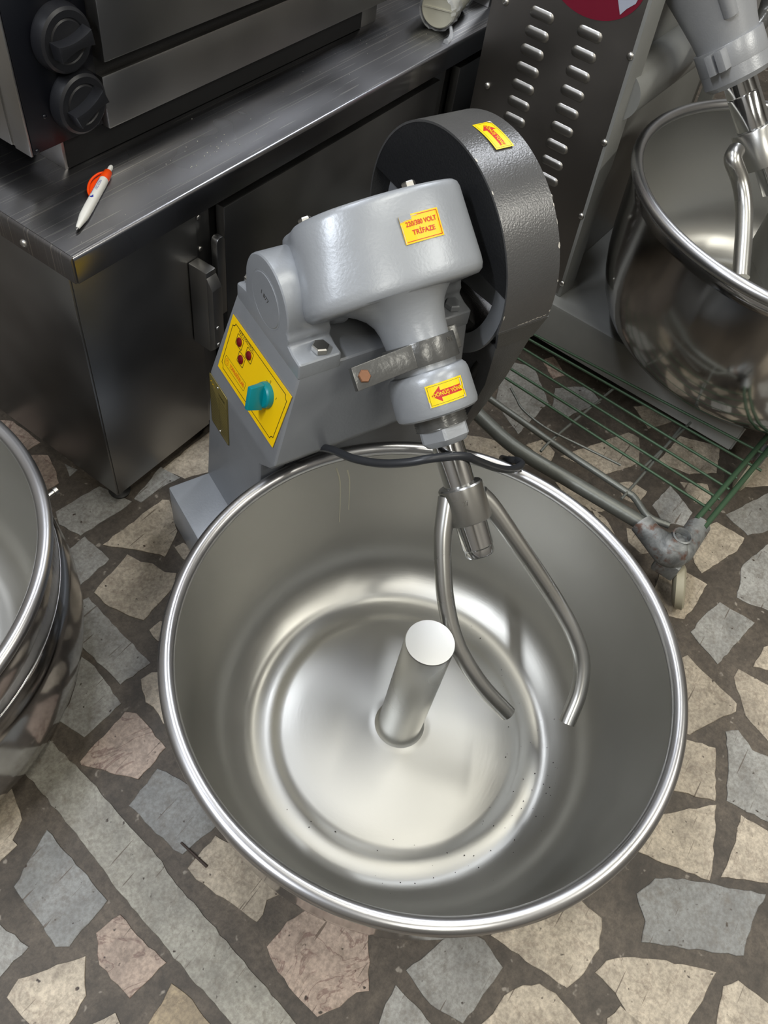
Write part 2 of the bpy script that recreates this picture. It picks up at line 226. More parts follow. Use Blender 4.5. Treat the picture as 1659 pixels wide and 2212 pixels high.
["g",[[0.025,0.85],[0.065,0.798],[0.119,0.837],[0.078,0.903]]],
["g",[[0.245,0.886],[0.187,0.89],[0.153,0.834],[0.204,0.799],[0.255,0.817]]],
["b",[[-0.908,0.945],[-0.852,0.939],[-0.827,0.982],[-0.854,1.032],[-0.912,1.002]]],
["b",[[-0.705,1.06],[-0.731,0.999],[-0.68,0.962],[-0.627,1.0],[-0.652,1.048]]],
["b",[[-0.6,1.052],[-0.612,0.994],[-0.559,0.966],[-0.511,0.998],[-0.51,1.057],[-0.557,1.081]]],
["b",[[-0.421,1.034],[-0.427,0.989],[-0.388,0.962],[-0.344,0.981],[-0.347,1.034],[-0.383,1.056]]],
["d",[[-0.224,0.95],[-0.215,1.003],[-0.252,1.038],[-0.293,1.005],[-0.279,0.957]]],
["d",[[-0.067,1.02],[-0.11,1.059],[-0.164,1.032],[-0.145,0.982],[-0.097,0.974]]],
["b",[[0.064,1.043],[0.018,0.997],[0.029,0.938],[0.081,0.923],[0.118,0.961],[0.12,1.019]]],
["b",[[0.267,1.031],[0.193,1.037],[0.179,0.965],[0.253,0.949]]],
["g",[[0.285,1.028],[0.299,0.969],[0.347,0.957],[0.378,1.01],[0.339,1.043]]],
["b",[[-0.811,1.085],[-0.801,1.141],[-0.83,1.175],[-0.889,1.176],[-0.897,1.119],[-0.864,1.077]]],
["g",[[-0.721,1.107],[-0.652,1.131],[-0.679,1.21],[-0.739,1.174]]],
["g",[[-0.509,1.133],[-0.527,1.181],[-0.583,1.179],[-0.605,1.136],[-0.558,1.108]]]]
TINE_A=[[0.0946, -0.1301, 0.4296], [0.0836, -0.1151, 0.4138], [0.0722, -0.0978, 0.3958], [0.061, -0.073, 0.371], [0.0509, -0.0427, 0.3412], [0.0462, -0.0097, 0.3101], [0.0498, 0.0213, 0.2824], [0.0641, 0.0611, 0.2487], [0.0872, 0.102, 0.2156]]
TINE_B=[[0.1371, -0.1177, 0.4264], [0.1492, -0.1002, 0.4127], [0.1666, -0.0617, 0.3807], [0.1866, -0.0162, 0.3428], [0.2035, 0.0267, 0.3067], [0.2149, 0.0657, 0.2732], [0.2152, 0.0981, 0.2436], [0.1979, 0.1261, 0.2146], [0.1672, 0.1493, 0.1875]]
AX_P=[0.115, -0.2936, 0.5832];AX_D=[0.0, 0.73738, -0.67548]
TINE_C=[[0.0562, 0.1826, 0.5634], [0.0341, 0.1886, 0.5574], [0.0369, 0.2163, 0.5297], [0.0236, 0.243, 0.503], [-0.0082, 0.2704, 0.4756], [-0.0464, 0.2957, 0.4503], [-0.0722, 0.3122, 0.4338]]
RACK_WIRES=[[[1.3317, 0.4069, 0.125], [1.3298, -0.133, 0.125]], [[1.2977, 0.4012, 0.125], [1.2765, -0.1009, 0.125]], [[1.2631, 0.3971, 0.125], [1.2387, -0.0989, 0.125]], [[1.2255, 0.3932, 0.125], [1.202, -0.094, 0.125]], [[1.195, 0.3885, 0.125], [1.1658, -0.0903, 0.125]], [[1.3509, 0.452, 0.125], [1.3776, -0.1299, 0.125]]]
RACK_BENT=[[1.1772, 0.3579, 0.125], [1.1603, 0.3348, 0.125], [1.1423, 0.3082, 0.125], [1.1309, 0.2485, 0.125], [1.1388, 0.1695, 0.125], [1.1472, 0.0915, 0.125]]
RACK_ROD=[[1.1333, 0.3928, 0.115], [1.1229, 0.2938, 0.115], [1.1146, 0.2089, 0.115], [1.1052, 0.0632, 0.115], [1.1021, 0.0371, 0.115], [1.08, -0.0022, 0.115], [1.087, -0.0419, 0.115]]
RACK_TUBE=[[1.0918, 0.392, 0.105], [1.0638, 0.2777, 0.105], [1.0636, 0.1533, 0.105], [1.0656, 0.0013, 0.105]]
RACK_END=[[[1.4622, -0.1134, 0.125], [1.1263, -0.0771, 0.125]], [[1.4619, -0.1318, 0.125], [1.1171, -0.0949, 0.125]]]
RACK_CROSS=[[[1.0792, 0.0548, 0.118], [1.1842, 0.0467, 0.118], [1.3353, 0.04, 0.118]], [[1.0774, 0.2289, 0.118], [1.1279, 0.2255, 0.118], [1.3344, 0.1963, 0.118]], [[1.3756, 0.0278, 0.118], [1.1863, 0.0477, 0.118], [1.1723, 0.0463, 0.118]]]
RACK_CORNER=[[1.0609, 0.0013, 0.11], [1.0401, -0.0601, 0.11], [1.0671, -0.0838, 0.11], [1.131, -0.0871, 0.11]]
CABLE=[[-0.0397, -0.4027, 0.15], [-0.0344, -0.3524, 0.28], [-0.0145, -0.3363, 0.347], [0.0051, -0.3294, 0.362], [0.0099, -0.2895, 0.4], [0.0153, -0.2411, 0.43], [0.0307, -0.2014, 0.455], [0.0515, -0.1749, 0.475], [0.0774, -0.1591, 0.487], [0.118, -0.1484, 0.482], [0.1451, -0.1471, 0.46], [0.1962, -0.1544, 0.41], [0.2445, -0.1632, 0.37], [0.2767, -0.1736, 0.352], [0.2818, -0.1864, 0.345], [0.2789, -0.2035, 0.33], [0.3106, -0.2373, 0.28]]
SPL=[[0.1666, 0.2874, 0.002],[0.1651, 0.236, 0.002]]

SC = bpy.context.scene
COL = SC.collection
# ---------------------------------------------------------------- camera
cd = bpy.data.cameras.new('camera'); cam = bpy.data.objects.new('camera', cd); COL.objects.link(cam)
cd.sensor_fit = 'HORIZONTAL'; cd.sensor_width = 36.0; cd.lens = CAM_F / 1659.0 * 36.0
cd.clip_start = 0.02
_r = CAM_R
cam.matrix_world = Matrix(((_r[0][0], -_r[1][0], -_r[2][0], 0.0), (_r[0][1], -_r[1][1], -_r[2][1], 0.0),
                           (_r[0][2], -_r[1][2], -_r[2][2], 1.25), (0, 0, 0, 1)))
SC.camera = cam
# ---------------------------------------------------------------- world, lamps, exposure
SC.view_settings.view_transform = 'Standard'; SC.view_settings.look = 'None'
SC.view_settings.gamma = 1.0; SC.view_settings.use_curve_mapping = False
SC.view_settings.exposure = 0.3
SC.cycles.use_denoising = True
SC.cycles.max_bounces = 10; SC.cycles.glossy_bounces = 6; SC.cycles.diffuse_bounces = 4
SC.cycles.sample_clamp_indirect = 4.0
SC.cycles.caustics_reflective = False; SC.cycles.caustics_refractive = False
W = bpy.data.worlds.new('world'); SC.world = W; W.use_nodes = True
W.node_tree.nodes['Background'].inputs[0].default_value = (0.55, 0.58, 0.62, 1)
W.node_tree.nodes['Background'].inputs[1].default_value = 0.25
CEIL = 2.75
LAMPS = [  # x, y, length, angle, watts, colour : fluorescent battens on the ceiling
    (0.95, -0.10, 1.2, 25, 11, (1.0, 0.97, 0.87)),
    (-1.20, 0.75, 1.2, 25, 46, (0.90, 0.94, 1.0)),
    (1.55, -1.60, 1.2, 25, 26, (1.0, 0.97, 0.88)),
    (2.70, 0.60, 1.2, 25, 18, (0.90, 0.94, 1.0)),
    (-0.70, -1.30, 1.2, 25, 20, (1.0, 0.97, 0.88)),
    (0.90, 1.30, 1.2, 25, 14, (0.88, 0.92, 1.0)),
]
for (lx, ly, ll, la, lw, lc) in LAMPS:
    ld = bpy.data.lights.new('tube_light', 'AREA'); ld.shape = 'RECTANGLE'; ld.size = ll; ld.size_y = 0.10
    ld.energy = lw; ld.color = lc
    lo = bpy.data.objects.new('tube_light', ld); COL.objects.link(lo)
    lo.location = (lx, ly, CEIL - 0.10); lo.rotation_euler = (0, 0, math.radians(la))
    lo['kind'] = 'structure'

# ---------------------------------------------------------------- materials
def srgb(r, g, b):
    f = lambda c: (c/255/12.92) if c/255 <= 0.04045 else ((c/255+0.055)/1.055)**2.4
    return (f(r), f(g), f(b), 1.0)
def newmat(name):
    m = bpy.data.materials.new(name); m.use_nodes = True
    nt = m.node_tree; return m, nt, nt.nodes['Principled BSDF']
def N(nt, t, **kw):
    n = nt.nodes.new(t)
    for k, v in kw.items():
        if k in n.inputs: n.inputs[k].default_value = v
        else: setattr(n, k, v)
    return n
def ramp(nt, src, stops):
    r = nt.nodes.new('ShaderNodeValToRGB'); e = r.color_ramp.elements
    while len(e) < len(stops): e.new(0.5)
    for i, (p, c) in enumerate(stops): e[i].position = p; e[i].color = c
    nt.links.new(src, r.inputs[0]); return r.outputs[0]
def mixc(nt, fac, a, b, mode='MIX'):
    m = nt.nodes.new('ShaderNodeMix'); m.data_type = 'RGBA'; m.blend_type = mode
    for i, s in ((0, fac), (6, a), (7, b)):
        if hasattr(s, 'links'): nt.links.new(s, m.inputs[i])
        else: m.inputs[i].default_value = s
    return m.outputs[2]
def bump(nt, bs, h, strength=0.2, dist=0.001):
    b = nt.nodes.new('ShaderNodeBump'); b.inputs['Strength'].default_value = strength; b.inputs['Distance'].default_value = dist
    nt.links.new(h, b.inputs['Height']); nt.links.new(b.outputs[0], bs.inputs['Normal']); return b
def coords(nt, scale=(1, 1, 1), kind='Object'):
    t = nt.nodes.new('ShaderNodeTexCoord'); mp = nt.nodes.new('ShaderNodeMapping'); mp.inputs['Scale'].default_value = scale
    nt.links.new(t.outputs[kind], mp.inputs[0]); return mp.outputs[0]
def noise(nt, vec, scale, detail=4, rough=0.6, dist=0.0):
    n = nt.nodes.new('ShaderNodeTexNoise'); n.inputs['Scale'].default_value = scale; n.inputs['Detail'].default_value = detail
    n.inputs['Roughness'].default_value = rough; n.inputs['Distortion'].default_value = dist
    nt.links.new(vec, n.inputs['Vector']); return n.outputs[0]
def G(v): return (v, v, v, 1)

def polar(nt, kr, ka):
    t = nt.nodes.new('ShaderNodeTexCoord'); sp = nt.nodes.new('ShaderNodeSeparateXYZ'); nt.links.new(t.outputs['Object'], sp.inputs[0])
    def mth(op, a, b):
        m = nt.nodes.new('ShaderNodeMath'); m.operation = op
        for i, q in ((0, a), (1, b)):
            if hasattr(q, 'links'): nt.links.new(q, m.inputs[i])
            else: m.inputs[i].default_value = q
        return m.outputs[0]
    x, y, z = sp.outputs; an = mth('ARCTAN2', y, x); rr = mth('SQRT', mth('ADD', mth('MULTIPLY', x, x), mth('MULTIPLY', y, y)), 0)
    cb = nt.nodes.new('ShaderNodeCombineXYZ'); nt.links.new(mth('MULTIPLY', mth('ADD', rr, mth('MULTIPLY', z, 0.8)), kr), cb.inputs[0]); nt.links.new(mth('MULTIPLY', an, ka), cb.inputs[1])
    return cb.outputs[0]
def steel(name, base=(0.60, 0.60, 0.585), r0=0.22, r1=0.38, stretch=(1, 1, 1), sscale=60, bstr=0.03, aniso=0.0, smudge=0.25, radial=False, scratch=False):
    m, nt, bs = newmat(name)
    bs.inputs['Metallic'].default_value = 1.0
    v = coords(nt); vs = coords(nt, stretch)
    n1 = noise(nt, v, 5, 2, 0.5, 0.0)
    n2 = noise(nt, vs, sscale, 3, 0.7)
    col = mixc(nt, ramp(nt, n1, [(0.35, G(0)), (0.7, G(1))]), (*[c*(1-smudge) for c in base], 1), (*base, 1))
    if scratch:
        for ang, sc_, th in ((0.25, (2.2, 260, 1), 0.66), (-0.35, (2.6, 300, 1), 0.67), (0.9, (5, 240, 1), 0.69), (2.3, (6, 220, 1), 0.70)):
            mp = nt.nodes.new('ShaderNodeMapping'); mp.inputs['Rotation'].default_value = (0, 0, ang); mp.inputs['Scale'].default_value = sc_
            nt.links.new(v, mp.inputs[0]); sn = noise(nt, mp.outputs[0], 1.0, 1, 0.5)
            col = mixc(nt, ramp(nt, sn, [(th, G(0)), (th+0.03, G(0.55))]), col, (0.62, 0.60, 0.56, 1))
    nt.links.new(col, bs.inputs['Base Color'])
    rr = nt.nodes.new('ShaderNodeMapRange'); rr.inputs['From Min'].default_value = 0.3; rr.inputs['From Max'].default_value = 0.7
    rr.inputs['To Min'].default_value = r0; rr.inputs['To Max'].default_value = r1
    nt.links.new(n1, rr.inputs[0]); nt.links.new(rr.outputs[0], bs.inputs['Roughness'])
    if bstr: bump(nt, bs, n2, bstr, 0.0006)
    if radial: bump(nt, bs, noise(nt, polar(nt, 260, 9), 1.0, 4, 0.7), 0.10, 0.0006)
    if aniso:
        bs.inputs['Anisotropic'].default_value = aniso
        tg = nt.nodes.new('ShaderNodeTangent'); tg.direction_type = 'RADIAL'; tg.axis = 'Z'
        nt.links.new(tg.outputs[0], bs.inputs['Tangent'])
    return m
def paint(name, rgb, rough=0.42, metallic=0.0, hammer=0.15, hscale=220, chips=True, var=0.12, spec=0.5):
    m, nt, bs = newmat(name); bs.inputs['Metallic'].default_value = metallic
    bs.inputs['Specular IOR Level'].default_value = spec
    v = coords(nt)
    n1 = noise(nt, v, 6, 4, 0.6); n2 = noise(nt, v, hscale, 2, 0.5); n3 = noise(nt, v, 38, 3, 0.55)
    c = srgb(*rgb); d = tuple(x*(1-var) for x in c[:3]) + (1,)
    col = mixc(nt, ramp(nt, n1, [(0.35, G(0)), (0.65, G(1))]), d, c)
    if chips:
        ch = ramp(nt, n3, [(0.0, G(1)), (0.20, G(1)), (0.215, G(0))])
        col = mixc(nt, ch, col, srgb(90, 78, 66))
    nt.links.new(col, bs.inputs['Base Color'])
    bs.inputs['Roughness'].default_value = rough
    if hammer: bump(nt, bs, n2, hammer, 0.0008)
    return m
def plain(name, rgb, rough=0.5, metallic=0.0, emit=0.0, spec=0.5):
    m, nt, bs = newmat(name); v = coords(nt); n1 = noise(nt, v, 30, 3)
    c = srgb(*rgb); d = tuple(x*0.92 for x in c[:3]) + (1,)
    nt.links.new(mixc(nt, n1, d, c), bs.inputs['Base Color'])
    bs.inputs['Roughness'].default_value = rough; bs.inputs['Metallic'].default_value = metallic
    bs.inputs['Specular IOR Level'].default_value = spec
    if emit: bs.inputs['Emission Color'].default_value = c; bs.inputs['Emission Strength'].default_value = emit
    return m
def stone(name, rgb, vein=(110, 85, 70), veins=0.25, stripes=False):
    m, nt, bs = newmat(name)
    v = coords(nt); oi = nt.nodes.new('ShaderNodeObjectInfo')
    ad = nt.nodes.new('ShaderNodeVectorMath'); ad.operation = 'ADD'; nt.links.new(v, ad.inputs[0])
    cb = nt.nodes.new('ShaderNodeCombineXYZ'); ml = nt.nodes.new('ShaderNodeMath'); ml.operation = 'MULTIPLY'; ml.inputs[1].default_value = 37.0
    nt.links.new(oi.outputs['Random'], ml.inputs[0]); nt.links.new(ml.outputs[0], cb.inputs[0]); nt.links.new(ml.outputs[0], cb.inputs[1])
    nt.links.new(cb.outputs[0], ad.inputs[1]); vv = ad.outputs[0]
    big = noise(nt, vv, 14, 6, 0.65, 0.4); fine = noise(nt, vv, 160, 4, 0.7); spk = noise(nt, vv, 90, 2, 0.5); vn = noise(nt, vv, 11, 5, 0.55, 1.6)
    c = srgb(*rgb); dk = tuple(x*0.62 for x in c[:3]) + (1,); lt = tuple(min(1, x*1.18) for x in c[:3]) + (1,)
    col = mixc(nt, ramp(nt, big, [(0.3, G(0)), (0.7, G(1))]), dk, lt)
    col = mixc(nt, ramp(nt, fine, [(0.38, G(0.0)), (0.62, G(1))]), mixc(nt, 0.38, col, (0.08, 0.06, 0.05, 1)), col)
    col = mixc(nt, ramp(nt, spk, [(0.0, G(1)), (0.25, G(1)), (0.31, G(0))]), col, srgb(58, 48, 40))
    vm = ramp(nt, vn, [(0.475, G(0)), (0.495, G(veins)), (0.515, G(0))])
    col = mixc(nt, vm, col, srgb(*vein))
    dirt = noise(nt, vv, 38, 6, 0.75, 0.3)
    col = mixc(nt, ramp(nt, dirt, [(0.50, G(0)), (0.72, G(0.55))]), col, srgb(96, 84, 70))
    for ang, sc_, th in ((0.6, (7, 170, 1), 0.69), (-0.9, (9, 210, 1), 0.70), (1.9, (6, 150, 1), 0.71)):
        mp = nt.nodes.new('ShaderNodeMapping'); mp.inputs['Rotation'].default_value = (0, 0, ang); mp.inputs['Scale'].default_value = sc_
        nt.links.new(vv, mp.inputs[0]); sn = noise(nt, mp.outputs[0], 1.0, 2, 0.5)
        col = mixc(nt, ramp(nt, sn, [(th, G(0)), (th+0.03, G(0.75))]), col, srgb(84, 70, 58))
    hs = nt.nodes.new('ShaderNodeHueSaturation'); mr = nt.nodes.new('ShaderNodeMapRange'); mr.inputs['To Min'].default_value = 0.86; mr.inputs['To Max'].default_value = 1.12
    nt.links.new(oi.outputs['Random'], mr.inputs[0]); nt.links.new(mr.outputs[0], hs.inputs['Value']); nt.links.new(col, hs.inputs['Color'])
    nt.links.new(hs.outputs[0], bs.inputs['Base Color'])
    rr = nt.nodes.new('ShaderNodeMapRange'); rr.inputs['To Min'].default_value = 0.35; rr.inputs['To Max'].default_value = 0.7
    nt.links.new(big, rr.inputs[0]); nt.links.new(rr.outputs[0], bs.inputs['Roughness'])
    bump(nt, bs, fine, 0.25, 0.0008)
    return m

M = {}
M['stone_b'] = stone('beige_marble', (206, 193, 172)); M['stone_g'] = stone('grey_marble', (168, 167, 161), (90, 90, 92), 0.1)
M['stone_p'] = stone('pinkish_marble', (196, 175, 158), (92, 55, 50), 0.6); M['stone_d'] = stone('dark_grey_marble', (148, 149, 146), (90, 90, 92), 0.1)
M['stone_s'] = stone('greenish_marble', (166, 163, 151), (90, 85, 80), 0.15); M['stone_t'] = stone('tan_marble', (180, 162, 132), (90, 75, 60), 0.3)
def mortar():
    m, nt, bs = newmat('mortar'); v = coords(nt)
    a = noise(nt, v, 9, 6, 0.7, 0.5); b = noise(nt, v, 120, 5, 0.75); c = noise(nt, v, 60, 2, 0.5)
    col = mixc(nt, ramp(nt, a, [(0.3, G(0)), (0.7, G(1))]), srgb(66, 60, 53), srgb(118, 107, 94))
    col = mixc(nt, ramp(nt, b, [(0.35, G(0)), (0.65, G(1))]), mixc(nt, 0.6, col, (0.03, 0.025, 0.02, 1)), col)
    col = mixc(nt, ramp(nt, c, [(0.68, G(0)), (0.74, G(0.6))]), col, srgb(170, 162, 150))
    nt.links.new(col, bs.inputs['Base Color']); bs.inputs['Roughness'].default_value = 0.6
    bump(nt, bs, b, 0.4, 0.001); return m
M['mortar'] = mortar()
M['bowl'] = steel('brushed_bowl_steel', (0.45, 0.445, 0.42), 0.33, 0.44, (1, 1, 1), 14, 0.0, aniso=0.6, smudge=0.12, radial=True)
M['rim'] = steel('polished_rim_steel', (0.56, 0.56, 0.57), 0.26, 0.36, (1, 1, 1), 30, 0.0, smudge=0.1)
M['bowlout'] = steel('polished_bowl_outside', (0.55, 0.54, 0.53), 0.09, 0.18, (1, 1, 1), 12, 0.004, smudge=0.2)
M['tool'] = steel('tool_steel', (0.58, 0.58, 0.56), 0.24, 0.34, (1, 1, 1), 40, 0.0, smudge=0.12)
M['chrome'] = steel('chrome_shaft', (0.66, 0.67, 0.68), 0.08, 0.14, (1, 1, 1), 40, 0.0, smudge=0.1)
M['counter'] = steel('worktop_steel', (0.30, 0.30, 0.315), 0.21, 0.30, (1, 1, 1), 9, 0.0, smudge=0.18, scratch=True)
M['cabinet'] = steel('cabinet_steel', (0.36, 0.36, 0.36), 0.30, 0.42, (1, 1, 1), 8, 0.0, smudge=0.3)
M['ovensteel'] = steel('oven_steel', (0.50, 0.49, 0.47), 0.30, 0.42, (1, 1, 1), 8, 0.0, smudge=0.2)
M['grey'] = paint('silver_grey_paint', (164, 168, 173), 0.36, 0.25, 0.22, 260)
M['greyd'] = paint('shaded_grey_paint', (146, 149, 153), 0.40, 0.25, 0.18, 260)  # same paint as the head; the column's shade is put into the tone
M['char'] = paint('charcoal_hammered_paint', (104, 104, 104), 0.30, 0.45, 0.5, 420, chips=False)
M['blackface'] = paint('black_textured_paint', (44, 45, 47), 0.38, 0.3, 0.7, 300, chips=False)
M['clamp'] = paint('dark_clamp_paint', (98, 98, 96), 0.28, 0.4, 0.5, 150)
M['darkgap'] = plain('dark_interior', (16, 16, 17), 0.7)
M['belt'] = plain('black_rubber', (40, 39, 37), 0.55)
M['yellow'] = plain('yellow_sticker', (255, 208, 0), 0.4); M['yellow2'] = plain('lemon_sticker', (250, 218, 0), 0.4)
M['red'] = plain('red_print', (205, 40, 30), 0.45); M['orange'] = plain('orange_print', (232, 108, 20), 0.45)
M['black'] = plain('black_print', (24, 24, 20), 0.5); M['blue'] = plain('blue_print', (40, 52, 150), 0.5)
M['torn'] = plain('torn_paper', (205, 200, 190), 0.8)
M['lens'] = plain('dark_red_lens', (112, 10, 22), 0.12)
M['teal'] = plain('teal_plastic', (0, 132, 142), 0.33)
M['brass'] = paint('brass_plate', (150, 136, 78), 0.3, 0.45, 0.0, 200, chips=False)
M['cable'] = plain('black_cable_rubber', (44, 46, 50), 0.38)
M['rust'] = paint('rusty_bolt', (138, 98, 72), 0.5, 0.4, 0.3, 200, chips=False)
M['bolt'] = steel('zinc_bolt', (0.62, 0.61, 0.58), 0.25, 0.4, smudge=0.2)
M['white'] = plain('white_plastic', (222, 220, 212), 0.35); M['orangep'] = plain('orange_plastic', (245, 78, 16), 0.3)
M['knob'] = plain('black_knob_plastic', (30, 31, 35), 0.4); M['navy'] = plain('black_panel_enamel', (10, 12, 20), 0.3)
M['m2grey'] = paint('machine_grey_paint', (150, 151, 148), 0.38, 0.1, 0.08, 260, chips=False)
M['m2panel'] = steel('louvred_panel_steel', (0.27, 0.255, 0.24), 0.36, 0.5, (1, 1, 1), 60, 0.02, smudge=0.12)
M['louvre'] = steel('louvre_pressed_steel', (0.42, 0.41, 0.39), 0.30, 0.42, (1, 1, 1), 200, 0.10, smudge=0.2)
M['cast'] = paint('cast_silver_paint', (168, 170, 173), 0.33, 0.2, 0.25, 320, chips=False)
M['maroon'] = plain('maroon_sticker', (128, 22, 48), 0.5); M['pale'] = plain('pale_blue_print', (190, 196, 212), 0.5)
M['rackgreen'] = paint('green_coated_wire', (66, 92, 68), 0.45, 0.1, 0.2, 300); M['rackgrey'] = paint('worn_grey_tube', (120, 122, 116), 0.42, 0.5, 0.4, 150)
def worn_cast():
    m, nt, bs = newmat('worn_rusty_casting'); v = coords(nt); a = noise(nt, v, 22, 6, 0.65, 0.8); b = noise(nt, v, 45, 4, 0.6, 0.3)
    col = mixc(nt, ramp(nt, a, [(0.35, G(0)), (0.65, G(1))]), srgb(96, 98, 98), srgb(160, 162, 160))
    col = mixc(nt, ramp(nt, b, [(0.55, G(0)), (0.68, G(0.8))]), col, srgb(104, 66, 46))
    nt.links.new(col, bs.inputs['Base Color']); bs.inputs['Roughness'].default_value = 0.5; bs.inputs['Metallic'].default_value = 0.4
    bump(nt, bs, a, 0.5, 0.002); return m
M['casting'] = worn_cast()
M['cream'] = plain('cream_wheel_plastic', (176, 170, 148), 0.5); M['rollend'] = plain('cream_roll', (205, 202, 184), 0.6)
M['drip'] = plain('dried_dough', (196, 192, 172), 0.7); M['wood'] = plain('dark_splinter', (62, 50, 44), 0.7); M['crumb'] = plain('crumb', (210, 205, 190), 0.8); M['speck'] = plain('dark_speck', (28, 22, 18), 0.8)
M['wall'] = plain('painted_wall', (150, 146, 140), 0.8); M['ceil'] = plain('ceiling_paint', (205, 205, 205), 0.9)
def film():
    m, nt, bs = newmat('clear_film'); bs.inputs['Roughness'].default_value = 0.15
    bs.inputs['Base Color'].default_value = (0.8, 0.82, 0.85, 1); bs.inputs['Alpha'].default_value = 0.38
    bs.inputs['Specular IOR Level'].default_value = 0.8
    n = noise(nt, coords(nt), 40, 3, 0.6, 1.0); bump(nt, bs, n, 0.8, 0.004); return m
M['film'] = film()
M['lamp'] = plain('lamp_diffuser', (255, 250, 238), 0.5, emit=4.0)

# ---------------------------------------------------------------- object helpers
WL = {}          # world origin of every object, so that children can be placed relative to parents
def link(name, me, mat, parent=None, loc=(0, 0, 0), smooth=True):
    o = bpy.data.objects.new(name, me); COL.objects.link(o)
    if mat: me.materials.append(mat)
    l = Vector(loc); WL[o] = l
    if parent: o.parent = parent; o.location = l - WL[parent]
    else: o.location = l
    return o
def root(name, loc, label, cat, group=None):
    o = bpy.data.objects.new(name, None); COL.objects.link(o); o.empty_display_size = 0.05
    o.location = loc; WL[o] = Vector(loc); tag(o, label, cat, group); return o
def tag(o, label=None, cat=None, group=None, kind=None):
    if label: o['label'] = label
    if cat: o['category'] = cat
    if group: o['group'] = group
    if kind: o['kind'] = kind
    return o
def mk(name, verts, faces, mat, parent=None, smooth=True, sharp=40, bevel=0, seg=2, recalc=True):
    """verts in world coordinates"""
    vs = [Vector(v) for v in verts]
    c = sum(vs, Vector()) / len(vs)
    bm = bmesh.new(); bv = [bm.verts.new(v - c) for v in vs]
    for f in faces:
        try: bm.faces.new([bv[i] for i in f])
        except ValueError: pass
    if recalc: bmesh.ops.recalc_face_normals(bm, faces=bm.faces)
    if bevel:
        es = [e for e in bm.edges if len(e.link_faces) == 2 and e.calc_face_angle(0) > math.radians(30)]
        bmesh.ops.bevel(bm, geom=es, offset=bevel, segments=seg, profile=0.6, affect='EDGES', clamp_overlap=True)
    for f in bm.faces: f.smooth = smooth
    if smooth:
        for e in bm.edges:
            if len(e.link_faces) == 2 and e.calc_face_angle(0) > math.radians(sharp): e.smooth = False
    me = bpy.data.meshes.new(name); bm.to_mesh(me); bm.free()
    return link(name, me, mat, parent, c)
class FR:
    """local frame: origin + three axes"""
    def __init__(s, o, x, y, z): s.o = Vector(o); s.x = Vector(x).normalized(); s.y = Vector(y).normalized(); s.z = Vector(z).normalized()
    def __call__(s, a, b=None, c=None):
        if b is None: a, b, c = a
        return s.o + s.x*a + s.y*b + s.z*c
    def d(s, a, b, c): return s.x*a + s.y*b + s.z*c
WORLD = FR((0, 0, 0), (1, 0, 0), (0, 1, 0), (0, 0, 1))
BOXF = [(0, 3, 2, 1), (4, 5, 6, 7), (0, 1, 5, 4), (1, 2, 6, 5), (2, 3, 7, 6), (3, 0, 4, 7)]
def box(name, fr, a, b, mat, parent=None, bevel=0.002, seg=2):
    (x0, y0, z0), (x1, y1, z1) = a, b
    vs = [fr(*p) for p in ((x0, y0, z0), (x1, y0, z0), (x1, y1, z0), (x0, y1, z0), (x0, y0, z1), (x1, y0, z1), (x1, y1, z1), (x0, y1, z1))]
    return mk(name, vs, BOXF, mat, parent, bevel=bevel, seg=seg)
def loft(name, rings, mat, parent=None, cap=True, closed=True, bevel=0, sharp=40, seg=2):
    n = len(rings[0]); vs = [v for r in rings for v in r]; fs = []
    for i in range(len(rings)-1):
        for j in range(n if closed else n-1):
            k = (j+1) % n; fs.append((i*n+j, i*n+k, (i+1)*n+k, (i+1)*n+j))
    if cap:
        fs.append(tuple(range(n))[::-1]); fs.append(tuple((len(rings)-1)*n+j for j in range(n)))
    return mk(name, vs, fs, mat, parent, bevel=bevel, sharp=sharp, seg=seg)
def lathe(name, fr, prof, mat, parent=None, n=48, sharp=35, bevel=0):
    """prof: (r, h) turned about fr.z"""
    vs = []; fs = []; idx = []
    for (r, h) in prof:
        if r < 1e-6: idx.append([len(vs)]); vs.append(fr(0, 0, h))
        else:
            idx.append(list(range(len(vs), len(vs)+n)))
            vs += [fr(r*math.cos(2*math.pi*j/n), r*math.sin(2*math.pi*j/n), h) for j in range(n)]
    for a, b in zip(idx[:-1], idx[1:]):
        for j in range(n):
            k = (j+1) % n
            if len(a) == 1 and len(b) == 1: continue
            if len(a) == 1: fs.append((a[0], b[j], b[k]))
            elif len(b) == 1: fs.append((a[j], a[k], b[0]))
            else: fs.append((a[j], a[k], b[k], b[j]))
    return mk(name, vs, fs, mat, parent, sharp=sharp, bevel=bevel)
def catmull(pts, m=8):
    P = [Vector(p) for p in pts]; Q = [P[0]*2-P[1]] + P + [P[-1]*2-P[-2]]; out = []
    for i in range(1, len(Q)-2):
        for s in range(m):
            t = s/m; a, b, c, d = Q[i-1], Q[i], Q[i+1], Q[i+2]
            out.append(0.5*((2*b)+(c-a)*t+(2*a-5*b+4*c-d)*t*t+(3*b-a-3*c+d)*t**3))
    out.append(P[-1]); return out
def tube(name, pts, rad, mat, parent=None, n=16, m=0, cap=True):
    P = catmull(pts, m) if m else [Vector(p) for p in pts]
    T = [(P[min(i+1, len(P)-1)]-P[max(i-1, 0)]).normalized() for i in range(len(P))]
    nrm = T[0].orthogonal().normalized(); rings = []
    for i, (p, t) in enumerate(zip(P, T)):
        if i: q = T[i-1].rotation_difference(t); nrm = q @ nrm
        bi = t.cross(nrm).normalized(); r = rad(i/(len(P)-1)) if callable(rad) else rad
        rings.append([p+(nrm*math.cos(2*math.pi*j/n)+bi*math.sin(2*math.pi*j/n))*r for j in range(n)])
    return loft(name, rings, mat, parent, cap=cap, sharp=50)
